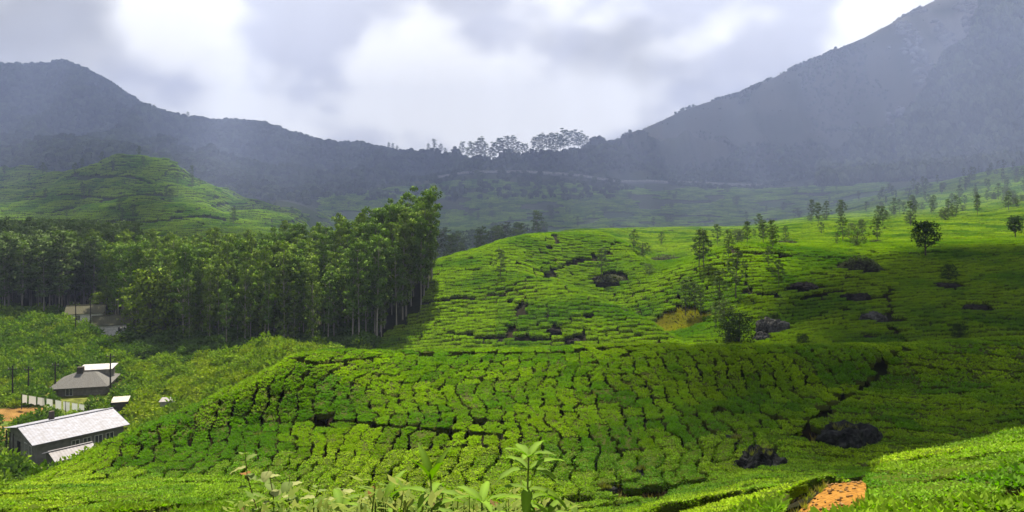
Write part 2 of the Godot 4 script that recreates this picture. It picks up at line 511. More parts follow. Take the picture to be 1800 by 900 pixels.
func cloud(high: float, step: float, puffed: float, outline: Array, holes: Array, label: String) -> void:
	# a cloud overhead whose shadow falls on this part of the valley
	var poly := PackedVector2Array(outline)
	var bb := Rect2(poly[0], Vector2.ZERO)
	for q in poly:
		bb = bb.expand(q)
	var mb := MB.new()
	var x := bb.position.x
	while x < bb.end.x:
		var z := bb.position.y
		while z < bb.end.y:
			var p := Vector2(x + rng.randf_range(-0.3, 0.3) * step, z + rng.randf_range(-0.3, 0.3) * step)
			var inside := Geometry2D.is_point_in_polygon(p, poly)
			if inside:
				for hl in holes:
					if Geometry2D.is_point_in_polygon(p, PackedVector2Array(hl)):
						inside = false
			if inside:
				var g := on(p)
				var c := g + TO_SUN * (high - g.y) / TO_SUN.y
				lump(mb, c + Vector3(0, rng.randf_range(-0.2, 0.4) * step, 0), Vector3(puffed, 0.55 * puffed, puffed) * step * rng.randf_range(0.85, 1.1), 3, 6)
			z += step
		x += step
	var o := obj("cloud", mb.mesh(M.vapour))
	tag(o, label, "cloud", "", "structure")

# ---------------------------------------------------------------- ground
func ground_color(x: float, z: float, t: float) -> Color:
	var u := x / maxf(-z, 0.01) if z < 0.0 else 9.0 * signf(x)
	var a := n1.get_noise_2d(x * 0.8, z * 0.8)
	var b := n2.get_noise_2d(x * 0.25, z * 0.25)
	var soil := Color(0.022, 0.017, 0.010).lerp(Color(0.016, 0.020, 0.008), clampf(0.5 + a, 0, 1))
	var grass := Color(0.075, 0.115, 0.022).lerp(Color(0.15, 0.14, 0.035), clampf(0.35 + b * 1.3, 0, 1))
	var tea := Color(0.045, 0.085, 0.022).lerp(Color(0.06, 0.085, 0.03), clampf(0.5 + b, 0, 1))
	if t < 7.4:
		return soil
	if t < 12.4:
		if u < -0.1876 and t < 10.6:
			return grass
		if u < -0.0938:
			return soil.lerp(Color(0.03, 0.045, 0.015), 0.5)
		return soil
	if t < 14.2 and u > 0.0361:
		return soil.lerp(tea, 0.6)
	if t < 16.6:
		return tea
	if t < 18.1:
		return tea.lerp(Color(0.05, 0.05, 0.035), 0.5 + 0.4 * a)
	var wood := Color(0.03, 0.045, 0.02).lerp(Color(0.075, 0.09, 0.04), clampf(0.5 + a, 0, 1))
	if u > 0.1371:
		var heath := Color(0.075, 0.085, 0.045).lerp(Color(0.115, 0.11, 0.07), clampf(0.5 + b * 1.2, 0, 1))
		var bare := smoothstep(0.05, 0.22, n1.get_noise_2d(x * 0.16 + z * 0.1, z * 0.5)) * smoothstep(0.4762, 0.6061, u)
		return wood.lerp(heath, smoothstep(18.6, 19.4, t)).lerp(Color(0.30, 0.29, 0.28), bare * smoothstep(19.1, 19.4, t))
	return wood

func ground() -> void:
	var v := PackedVector3Array()
	var n := PackedVector3Array()
	var c := PackedColorArray()
	var i := PackedInt32Array()
	v.resize(NA * NR)
	n.resize(NA * NR)
	c.resize(NA * NR)
	for ia in NA:
		var az := deg_to_rad(A0 + AS * ia)
		var sa := sin(az)
		var ca := cos(az)
		for ir in NR:
			var k := ia * NR + ir
			var r := exp(lr0 + lrs * ir)
			v[k] = Vector3(r * sa, HG[k], -r * ca)
			c[k] = ground_color(r * sa, -r * ca, TG[k])
	for ia in NA:
		for ir in NR:
			var k := ia * NR + ir
			var da: Vector3 = v[k + NR if ia < NA - 1 else k] - v[k - NR if ia > 0 else k]
			var dr: Vector3 = v[k + 1 if ir < NR - 1 else k] - v[k - 1 if ir > 0 else k]
			n[k] = da.cross(-dr).normalized()
			if n[k].y < 0.0:
				n[k] = -n[k]
	for ia in NA - 1:
		for ir in NR - 1:
			var k := ia * NR + ir
			i.append_array([k, k + 1, k + NR, k + NR, k + 1, k + NR + 1])
	# the hillside behind the camera, coarser
	var nb := 31
	var s := v.size()
	var rr := range(0, NR, 7)
	for ib in nb:
		var f := float(ib) / (nb - 1)
		var az := deg_to_rad(lerpf(56.0, 304.0, f))
		for ir in rr:
			var r := minf(exp(lr0 + lrs * ir), lerpf(1760.0, 260.0, smoothstep(0.0, 0.2, minf(f, 1.0 - f))))
			var h := lerpf(HG[(NA - 1) * NR + ir], HG[ir], f)
			var behind := maxf(0.0, -cos(az))
			h = lerpf(h, -1.7 + 0.12 * minf(r, 400.0), smoothstep(0.0, 0.6, behind))
			v.append(Vector3(r * sin(az), h, -r * cos(az)))
			n.append(Vector3.UP)
			c.append(Color(0.05, 0.08, 0.02))
	for ib in nb - 1:
		for j in rr.size() - 1:
			var k: int = s + ib * rr.size() + j
			i.append_array([k, k + 1, k + rr.size(), k + rr.size(), k + 1, k + rr.size() + 1])
	# a cap under the camera
	var m0 := v.size()
	v.append(Vector3(0, -1.7, 0))
	n.append(Vector3.UP)
	c.append(Color(0.05, 0.06, 0.02))
	for ia in range(0, NA - 1, 4):
		i.append_array([m0, ia * NR, (ia + 4) * NR])
	var arr := []
	arr.resize(Mesh.ARRAY_MAX)
	arr[Mesh.ARRAY_VERTEX] = v
	arr[Mesh.ARRAY_NORMAL] = n
	arr[Mesh.ARRAY_COLOR] = c
	arr[Mesh.ARRAY_INDEX] = i
	var me := ArrayMesh.new()
	me.add_surface_from_arrays(Mesh.PRIMITIVE_TRIANGLES, arr)
	me.surface_set_material(0, M.ground)
	tag(obj("ground", me), "valley floor, tea slopes and mountainsides under the plants", "ground", "", "structure")

func ribbon(called: String, line: Array, half: float, lift: float, col: Color, material: Material, label: String, ragged := 0.0) -> void:
	var mb := MB.new()
	var pts := []
	for k in line.size() - 1:
		var steps := maxi(2, int(line[k].distance_to(line[k + 1]) / maxf(half, 0.4)))
		for j in steps:
			pts.append(line[k].lerp(line[k + 1], float(j) / steps))
	pts.append(line[-1])
	for k in pts.size():
		var d: Vector2 = (pts[mini(k + 1, pts.size() - 1)] - pts[maxi(k - 1, 0)]).normalized()
		var side := Vector2(-d.y, d.x)
		for j in 5:
			var f := (j - 2) / 2.0
			var w := half * (1.0 + (ragged * n1.get_noise_2d(pts[k].x * 9.0 + j * 31.0, pts[k].y * 9.0) if absi(j - 2) == 2 else 0.0))
			var p: Vector2 = pts[k] + side * f * w
			mb.vert(on(p, lift if absi(j - 2) < 2 else lift - 0.03), Vector3.UP, col * (1.0 + 0.25 * n2.get_noise_2d(p.x * 6.0, p.y * 6.0)))
		if k > 0:
			var s := mb.v.size() - 10
			for j in 4:
				mb.quad(s + j, s + j + 1, s + j + 6, s + j + 5)
	tag(obj(called, mb.mesh(material)), label, called.split("_")[-1], "", "structure")

# ---------------------------------------------------------------- tea
func cells(origin: Vector2, along: Vector2, across_n: int, w: float, length: float, l0: float, l1: float, gap: float, cut: float, wob: float, sd: float) -> Array:
	# bushes grown together in crooked rows: outlines in the ground plane
	var side := Vector2(-along.y, along.x)
	var out := []
	var bend := func(k: float, s: float) -> float:
		return k * w + wob * w * n1.get_noise_2d(k * 37.0 + sd, s * 14.0) * 1.6 + w * 1.6 * n2.get_noise_2d(k * 1.2 * w + sd, s * 1.5)
	for k in across_n:
		var s := rng.randf_range(-1.0, 0.0) * l1
		while s < length:
			var l := rng.randf_range(l0, l1)
			var sl0 := rng.randf_range(-0.22, 0.22)
			var sl1 := rng.randf_range(-0.22, 0.22)
			var g := gap * rng.randf_range(0.6, 1.4)
			var poly := []
			var a := s + cut * rng.randf_range(0.2, 0.9)
			var b := s + l - cut * rng.randf_range(0.2, 0.9)
			var np := 5
			for j in np:
				var f := float(j) / (np - 1)
				var q := lerpf(a - sl0 * w * 0.5, b - sl1 * w * 0.5, f)
				var inn := g * 0.5 + (0.05 * w if j == 0 or j == np - 1 else 0.0)
				poly.append(origin + along * q + side * (bend.call(float(k), q) + inn))
			poly.append(origin + along * (b + 0.06) + side * bend.call(k + 0.5, b))
			for j in np:
				var f := 1.0 - float(j) / (np - 1)
				var q := lerpf(a + sl0 * w * 0.5, b + sl1 * w * 0.5, f)
				var inn := g * 0.5 + (0.05 * w if j == 0 or j == np - 1 else 0.0)
				poly.append(origin + along * q + side * (bend.call(k + 1.0, q) - inn))
			poly.append(origin + along * (a - 0.06) + side * bend.call(k + 0.5, a))
			out.append(poly)
			s += l
	return out

func centre(poly: Array) -> Vector2:
	var c := Vector2.ZERO
	for p in poly:
		c += p
	return c / poly.size()

func bush_body(mb: MB, poly: Array, c: Vector2, tall: float, tint: Color, at: Vector3) -> void:
	# the clipped canopy, an even table of leaves carried on bare stems
	var np := poly.size()
	var s := mb.v.size()
	var cy := height(c.x, c.y)
	var rings := [[0.72, 0.50, -1.0], [0.97, 0.60, 0.0], [1.0, 0.95, 0.8], [0.92, 1.0, 4.0]]
	for r in rings:
		for p in poly:
			var q: Vector2 = c + (p - c) * r[0]
			var out := Vector3(p.x - c.x, 0, p.y - c.y).normalized()
			var wob := 0.07 * n1.get_noise_2d(q.x * 22.0, q.y * 22.0)
			mb.vert(Vector3(q.x, height(q.x, q.y) + tall * r[1] + wob, q.y) - at, (out + Vector3.UP * r[2] + Vector3(wob, 0, wob) * 2.0).normalized(), tint * (1.0 + wob * 1.5))
	var m := mb.vert(Vector3(c.x, cy + tall * 1.02, c.y) - at, Vector3.UP, tint)
	var w := mb.vert(Vector3(c.x, cy + tall * 0.48, c.y) - at, Vector3.DOWN, tint)
	for k in rings.size() - 1:
		for j in np:
			var j2 := (j + 1) % np
			mb.quad(s + k * np + j, s + k * np + j2, s + (k + 1) * np + j2, s + (k + 1) * np + j)
	for j in np:
		mb.tri(s + 3 * np + j, s + 3 * np + (j + 1) % np, m)
		mb.tri(s + j, s + (j + 1) % np, w)

func bush_stems(mb: MB, poly: Array, c: Vector2, tall: float, at: Vector3) -> void:
	for k in 4:
		var e: Vector2 = c + (poly[(k * 3 + 1) % poly.size()] - c) * 0.6
		var f := c + (e - c) * 0.02
		mb.tube([on(f, -0.1) - at, on(e, tall * 0.55) - at], [0.035, 0.022], 4, Color(0.12, 0.10, 0.075), false)

func pick_in(poly: Array, c: Vector2) -> Array:
	# a point in the outline and how near it is to the rim
	var k := rng.randi() % poly.size()
	var f := 0.95 * sqrt(rng.randf())
	var p: Vector2 = c + (poly[k].lerp(poly[(k + 1) % poly.size()], rng.randf()) - c) * f
	return [p, f]

func bush_top(poly: Array, c: Vector2, tall: float, p: Vector2, f: float) -> float:
	return height(p.x, p.y) + tall * (1.0 if f < 0.92 else lerpf(1.0, 0.95, (f - 0.92) / 0.08)) + 0.07 * n1.get_noise_2d(p.x * 22.0, p.y * 22.0)

func tea_tint(p: Vector2) -> Color:
	# young flush is yellow-green, plots plucked earlier are darker
	var g := clampf(0.5 + 0.75 * n2.get_noise_2d(p.x * 2.2, p.y * 2.2) + 0.5 * n1.get_noise_2d(p.x * 0.7, p.y * 0.7) + rng.randf_range(-0.3, 0.3), 0.0, 1.0)
	return Color(0.070, 0.160, 0.008).lerp(Color(0.185, 0.275, 0.008), g) * rng.randf_range(0.85, 1.12)

func sprig_leaves(mb: MB, p: Vector3, n: int, l: float, w: float, spread: float, tint: Color, up := 0.9) -> void:
	for k in n:
		var th := rng.randf() * TAU
		var d := Vector3(cos(th), rng.randf_range(0.1, 1.0) * up, sin(th)).normalized()
		var side := d.cross(Vector3.UP).normalized().rotated(d, rng.randf_range(-0.6, 0.6))
		var o := Vector3(rng.randf_range(-1, 1), rng.randf_range(-0.4, 0.4), rng.randf_range(-1, 1)) * spread
		mb.leaf(p + o, d, side, l * rng.randf_range(0.7, 1.25), w * rng.randf_range(0.8, 1.2), tint * rng.randf_range(0.5, 1.55))

func tea_bush(poly: Array, c: Vector2, tall: float, label: String, group: String) -> void:
	var at := on(c)
	var o := base("tea_bush", at)
	tag(o, label, "tea bush", group)
	var tint := tea_tint(c)
	var mb := MB.new()
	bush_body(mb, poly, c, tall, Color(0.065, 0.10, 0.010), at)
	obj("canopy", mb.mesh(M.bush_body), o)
	var sm := MB.new()
	bush_stems(sm, poly, c, tall, at)
	obj("stems", sm.mesh(M.bark), o)
	var area := 0.0
	for k in poly.size():
		area += (poly[k] - c).cross(poly[(k + 1) % poly.size()] - c) * 0.5
	area = absf(area)
	var d := c.length()
	var lm := MB.new()
	var big := clampf(d / 14.0, 1.0, 1.9)
	var count := int(area * 760.0 / (big * big))
	for k in count:
		var pf := pick_in(poly, c)
		var p: Vector2 = pf[0]
		var y := bush_top(poly, c, tall, p, pf[1])
		sprig_leaves(lm, Vector3(p.x, y - 0.01, p.y) - at, 3, 0.058 * big, 0.026 * big, 0.03 * big, tint)
	# the flanks
	for k in int(count * 0.9):
		var e := rng.randi() % poly.size()
		var p: Vector2 = poly[e].lerp(poly[(e + 1) % poly.size()], rng.randf())
		var out := Vector3(p.x - c.x, 0.3, p.y - c.y).normalized()
		var q := Vector3(p.x, height(p.x, p.y) + tall * rng.randf_range(0.5, 0.97), p.y) - at
		for j in 3:
			var dd := (out + Vector3(rng.randf_range(-1, 1), rng.randf_range(-0.5, 1), rng.randf_range(-1, 1)) * 0.7).normalized()
			lm.leaf(q, dd, dd.cross(Vector3(rng.randf(), 1, rng.randf())).normalized(), 0.055 * big, 0.025 * big, tint * rng.randf_range(0.7, 1.3))
	obj("leaves", lm.mesh(M.tea_leaf), o)

func push_clear(poly: Array, c: Vector2) -> void:
	for s in shun:
		var w: float = s[1]
		var bb: Rect2 = s[2]
		if not bb.grow(w + 2.0).has_point(poly[0]):
			continue
		var q: Array = s[0]
		for j in poly.size():
			for k in q.size() - 1:
				# stay on one side of the path
				var cross = Geometry2D.segment_intersects_segment(c, poly[j], q[k], q[k + 1])
				if cross != null:
					poly[j] = cross + (c - cross).normalized() * w
				var near := Geometry2D.get_closest_point_to_segment(poly[j], q[k], q[k + 1])
				var d := near.distance_to(poly[j])
				if d < w and d > 0.001:
					poly[j] = near + (poly[j] - near) / d * w

func near_tea() -> void:
	var all := []
	# crooked columns running away from the bank
	for p in cells(Vector2(-34, -25), Vector2(0, -1), 78, 0.88, 44.0, 0.8, 2.0, 0.22, 0.035, 0.30, 3.0):
		var c := centre(p)
		var u := c.x / -c.y
		var t := zone(c.x, c.y)
		var right := c.x > lerpf(13.347763347763347, 25.38961038961039, (-c.y - 37.0) / 14.0)
		right = c.x > lerpf(13.347763347763347, 25.38961038961039, (-c.y - 37.0) / 14.0) + 0.3
		if t > 4.85 and t < 7.12 and not right and absf(u) < 0.75:
			all.append([p, c, 0])
	# contour rows to the right of the furrow
	for p in cells(Vector2(0, -26), Vector2(1, 0.02), 46, 0.95, 44.0, 1.1, 2.5, 0.19, 0.05, 0.14, 90.0):
		for k in p.size():
			p[k] = Vector2(p[k].x, -26.0 - (p[k].y + 26.0))
		var c := centre(p)
		var t := zone(c.x, c.y)
		var right := c.x > lerpf(13.347763347763347, 25.38961038961039, (-c.y - 37.0) / 14.0) - 0.35
		if t > 4.6 and t < 7.12 and right and c.x / -c.y < 0.78:
			all.append([p, c, 1])
	# terrace by the dirt path
	for p in cells(Vector2(1.5, -7.5), Vector2(0.985, 0.17).normalized(), 11, 1.12, 16.0, 1.1, 2.0, 0.22, 0.06, 0.14, 140.0):
		for k in p.size():
			p[k] = Vector2(p[k].x, -7.5 - (p[k].y + 7.5))
		var c := centre(p)
		var t := zone(c.x, c.y)
		if c.x / -c.y > 0.1804 and t > 1.5 and t < 3.05:
			all.append([p, c, 2])
	# terrace at the lower left
	for p in cells(Vector2(-22, -11), Vector2(1, 0), 15, 1.1, 24.0, 0.9, 1.8, 0.26, 0.16, 0.16, 190.0):
		for k in p.size():
			p[k] = Vector2(p[k].x, -11.0 - (p[k].y + 11.0))
		var c := centre(p)
		var t := zone(c.x, c.y)
		var u := c.x / -c.y
		if u < -0.2237 and u > -0.75 and t > 2.2 and t < 3.03:
			all.append([p, c, 3])
	# loose bushes among the boulders
	for p in cells(Vector2(-4, -17), Vector2(0.97, 0.2), 14, 1.0, 16.0, 0.9, 1.6, 0.35, 0.3, 0.3, 240.0):
		for k in p.size():
			p[k] = Vector2(p[k].x, -17.0 - (p[k].y + 17.0))
		var c := centre(p)
		var t := zone(c.x, c.y)
		var u := c.x / -c.y
		if u > -0.0289 and u < 0.4040 and t > 3.1 and t <= 4.85 and rng.randf() < 0.8:
			all.append([p, c, 4])
	var labels := [
		["flat-topped tea bush in the crooked columns of the near slope", "tea bushes in crooked columns"],
		["tea bush in the shaded contour rows right of the furrow", "tea bushes in shaded contour rows"],
		["glossy tea bush on the terrace beside the orange dirt path", "tea bushes beside the dirt path"],
		["bright tea bush on the terrace at the lower left", "tea bushes on the lower left terrace"],
		["loose tea bush growing among the dark boulders", "tea bushes among the boulders"]]
	var kept := []
	for b in all:
		if not off_path(b[1], -0.02):
			continue
		push_clear(b[0], b[1])
		var size := 0.0
		for k in b[0].size():
			size += (b[0][k] - b[1]).cross(b[0][(k + 1) % b[0].size()] - b[1]) * 0.5
		if absf(size) < 0.3:
			continue
		var c: Vector2 = b[1]
		var hgt := height(c.x, c.y)
		var d := -c.y
		var shown: bool = absf(c.x / d) < 0.66 and hgt / d > -0.45 and zone(c.x, c.y) > 1.6
		# what the terrace hides does not count as large
		var t := zone(c.x, c.y)
		if t > 3.05 and t < 4.9 and (c.x / d > 0.4185 or c.x / d < -0.2165):
			shown = false
		b.append(1.0 / d if shown else 0.0)
		kept.append(b)
	kept.sort_custom(func(p, q): return p[3] > q[3])
	var mb := MB.new()
	var sm := MB.new()
	var tufts := []
	var tints := PackedColorArray()
	for k in kept.size():
		var b: Array = kept[k]
		var c: Vector2 = b[1]
		var tall: float = [0.72, 0.72, 0.46, 0.66, 0.6][b[2]] * rng.randf_range(0.93, 1.07)
		if k < 300 and b[3] > 0.0:
			var where := ""
			if b[2] == 0:
				var u := c.x / -c.y
				where = ", left part" if u < -0.2165 else (", right part" if u > 0.1082 else ", middle part")
				where += ", lowest ranks" if -c.y < 35.0 else ", higher ranks"
			tea_bush(b[0], c, tall, labels[b[2]][0] + where, labels[b[2]][1])
			continue
		var tint := tea_tint(c)
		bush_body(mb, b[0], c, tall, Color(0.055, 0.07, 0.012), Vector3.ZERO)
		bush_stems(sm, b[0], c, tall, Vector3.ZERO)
		var d := c.length()
		var big := clampf(d / 40.0, 0.9, 1.35)
		for j in int(170.0 / (big * big)):
			var pf := pick_in(b[0], c)
			var p: Vector2 = pf[0]
			var y := bush_top(b[0], c, tall, p, pf[1])
			var bs := Basis(Vector3.UP, rng.randf() * TAU).scaled(Vector3.ONE * big * rng.randf_range(0.8, 1.25))
			tufts.append(Transform3D(bs, Vector3(p.x, y - 0.02, p.y)))
			tints.append(tint * rng.randf_range(0.75, 1.25))
	var o := obj("tea_bushes", mb.mesh(M.bush_body))
	tag(o, "rows of clipped tea bushes covering the near slope", "tea bushes", "", "stuff")
	obj("stems", sm.mesh(M.bark), o).set_meta("kind", "stuff")
	var tm := MB.new()
	sprig_leaves(tm, Vector3.ZERO, 13, 0.095, 0.05, 0.065, Color.WHITE, 0.9)
	scatter("leaves", tm.mesh(M.tea_leaf), tufts, tints, o)
	print("near bushes ", kept.size(), " tufts ", tufts.size())

func hedge_mesh(sd: int) -> ArrayMesh:
	rng.seed = sd
	var m := ArrayMesh.new()
	var mb := MB.new()
	var nx := 9
	var prof := [[-0.30, 0.24], [-0.5, 0.34], [-0.46, 0.54], [-0.2, 0.6], [0.2, 0.6], [0.46, 0.54], [0.5, 0.34], [0.30, 0.24]]
	for k in nx:
		var f := (k / (nx - 1.0) - 0.5) * 2.0
		var fat := 1.0 - 0.35 * pow(absf(f), 6.0)
		for q in prof:
			var w := 1.0 + 0.18 * n1.get_noise_2d(sd * 50.0 + k * 22.0, q[0] * 60.0)
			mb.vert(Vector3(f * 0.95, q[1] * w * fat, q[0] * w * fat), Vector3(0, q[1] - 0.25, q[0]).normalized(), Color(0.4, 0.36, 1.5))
	for k in nx - 1:
		for j in prof.size() - 1:
			var a := k * prof.size() + j
			mb.quad(a, a + 1, a + prof.size() + 1, a + prof.size())
	var np := prof.size()
	for k in nx - 1:
		mb.quad(k * np, k * np + np - 1, (k + 1) * np + np - 1, (k + 1) * np)
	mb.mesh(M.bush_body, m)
	var sm := MB.new()
	for k in 6:
		var sx := -0.8 + k * 0.32
		sm.tube([Vector3(sx, -0.3, 0), Vector3(sx + 0.08, 0.3, 0.1 if k % 2 else -0.1)], [0.045, 0.03], 4, Color.WHITE, false)
	sm.mesh(M.hedge_stem, m)
	var lm := MB.new()
	for k in 250:
		var a := rng.randf_range(-1.35, 1.35)
		var p := Vector3(rng.randf_range(-0.98, 0.98), 0.3 + 0.33 * cos(a), 0.52 * sin(a))
		var nn := Vector3(0, cos(a), sin(a))
		var d := (nn * 0.5 + Vector3(rng.randf_range(-1, 1), rng.randf_range(-0.4, 1.0), rng.randf_range(-1, 1))).normalized()
		lm.leaf(p, d, d.cross(Vector3(rng.randf_range(-1, 1), 0.6, rng.randf_range(-1, 1))).normalized(), 0.2, 0.1, Color.WHITE * rng.randf_range(0.6, 1.5))
	lm.mesh(M.tea_leaf, m)
	return m

func rows_of_tea(called: String, label: String, meshes: Array, x0: float, x1: float, dx: float, d0: float, d1: float, pitch: float, bendy: float, size: Vector3, tint: Color, wanted: Callable) -> void:
	var places := [[], [], []]
	var tints := [PackedColorArray(), PackedColorArray(), PackedColorArray()]
	var total := 0
	var x := x0
	while x < x1:
		var d := d0
		var last := 1 << 30
		var dd := pitch * 0.25
		while d < d1:
			var hgt := height(x, -d)
			var cut := int(floor((d + bendy * hgt + 5.0 * n2.get_noise_2d(x * 0.5, d * 0.4)) / pitch))
			if cut != last:
				if last != 1 << 30:
					var px := x + rng.randf_range(-0.25, 0.25) * dx
					var p := Vector2(px, -d)
					if wanted.call(px, -d, zone(px, -d)) and off_path(p, 0.3) and rng.randf() > 0.012:
						var up := upright(px, -d, 1.0)
						# the row lies along the line of equal cut
						var gx := bendy * (height(px + 1.0, -d) - height(px - 1.0, -d)) * 0.5
						var al := Vector3(1.0, 0, clampf(gx, -1.2, 1.2)).normalized()
						al = (al - up * al.dot(up)).normalized()
						var k := rng.randi() % meshes.size()
						var bs := Basis(al, up, al.cross(up)).scaled_local(size * Vector3(rng.randf_range(0.85, 1.1), rng.randf_range(0.85, 1.15), rng.randf_range(0.85, 1.0)))
						places[k].append(Transform3D(bs, on(p, -0.03)))
						tints[k].append(tint.lerp(Color(0.08, 0.165, 0.008), clampf(0.35 + 1.2 * n2.get_noise_2d(px * 0.9, d * 0.9) + rng.randf_range(-0.2, 0.2), 0.0, 1.0)) * rng.randf_range(0.85, 1.15))
						total += 1
				last = cut
			d += dd
		x += dx
	var root := base(called, Vector3.ZERO)
	tag(root, label, "tea bushes", "", "stuff")
	for k in meshes.size():
		if places[k].size():
			scatter("hedges", meshes[k], places[k], tints[k], root)
	print(called, " ", total)

func far_tea() -> void:
	var hm := [hedge_mesh(71), hedge_mesh(72), hedge_mesh(73)]
	rng.seed = 501
	var t0 := Color(0.195, 0.285, 0.008)
	rows_of_tea("tea_bushes", "contour rows of tea wrapping the middle hills", hm, -42.0, 150.0, 1.75, 100.0, 215.0, 1.8, 1.3, Vector3(1.05, 1.45, 1.22), t0,
		func(x, z, t): return t > 8.9 and t < 12.4 and x / -z > -0.1948 and x / -z < 0.74 and not in_grove(Vector2(x, z)))
	rows_of_tea("tea_bushes", "tea rows tinted lighter as sunlit on the fields beyond the crest", hm, 10.0, 300.0, 2.6, 165.0, 445.0, 2.8, 1.0, Vector3(1.6, 1.7, 1.9), Color(0.23, 0.31, 0.008),  # sunlit brightness painted into the tint: lighter and yellower than the other tea
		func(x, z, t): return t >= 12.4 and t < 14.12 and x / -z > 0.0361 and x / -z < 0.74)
	rows_of_tea("tea_bushes", "tea rows on the tree-dotted hillside at the right", hm, 150.0, 470.0, 3.4, 380.0, 670.0, 3.2, 1.0, Vector3(2.1, 1.8, 2.1), t0,
		func(x, z, t): return t >= 14.12 and t < 16.3 and x / -z > 0.4113 and x / -z < 0.74)
	rows_of_tea("tea_bushes", "tea rows on the hazy rounded hills at the left", hm, -400.0, -90.0, 4.2, 335.0, 560.0, 4.4, 2.0, Vector3(2.6, 2.4, 2.5), t0,
		func(x, z, t): return t >= 13.6 and t < 16.25 and x / -z < -0.2597 and x / -z > -0.74)
	rows_of_tea("tea_bushes", "dim tea terraces in the valley below the road", hm, -250.0, 420.0, 5.2, 480.0, 900.0, 4.6, 2.5, Vector3(3.2, 2.0, 2.9), t0,
		func(x, z, t): return t >= 15.2 and t < 17.7 and x / -z > -0.2453 and x / -z < 0.4762 and n2.get_noise_2d(x * 0.3, z * 0.3) > -0.28)

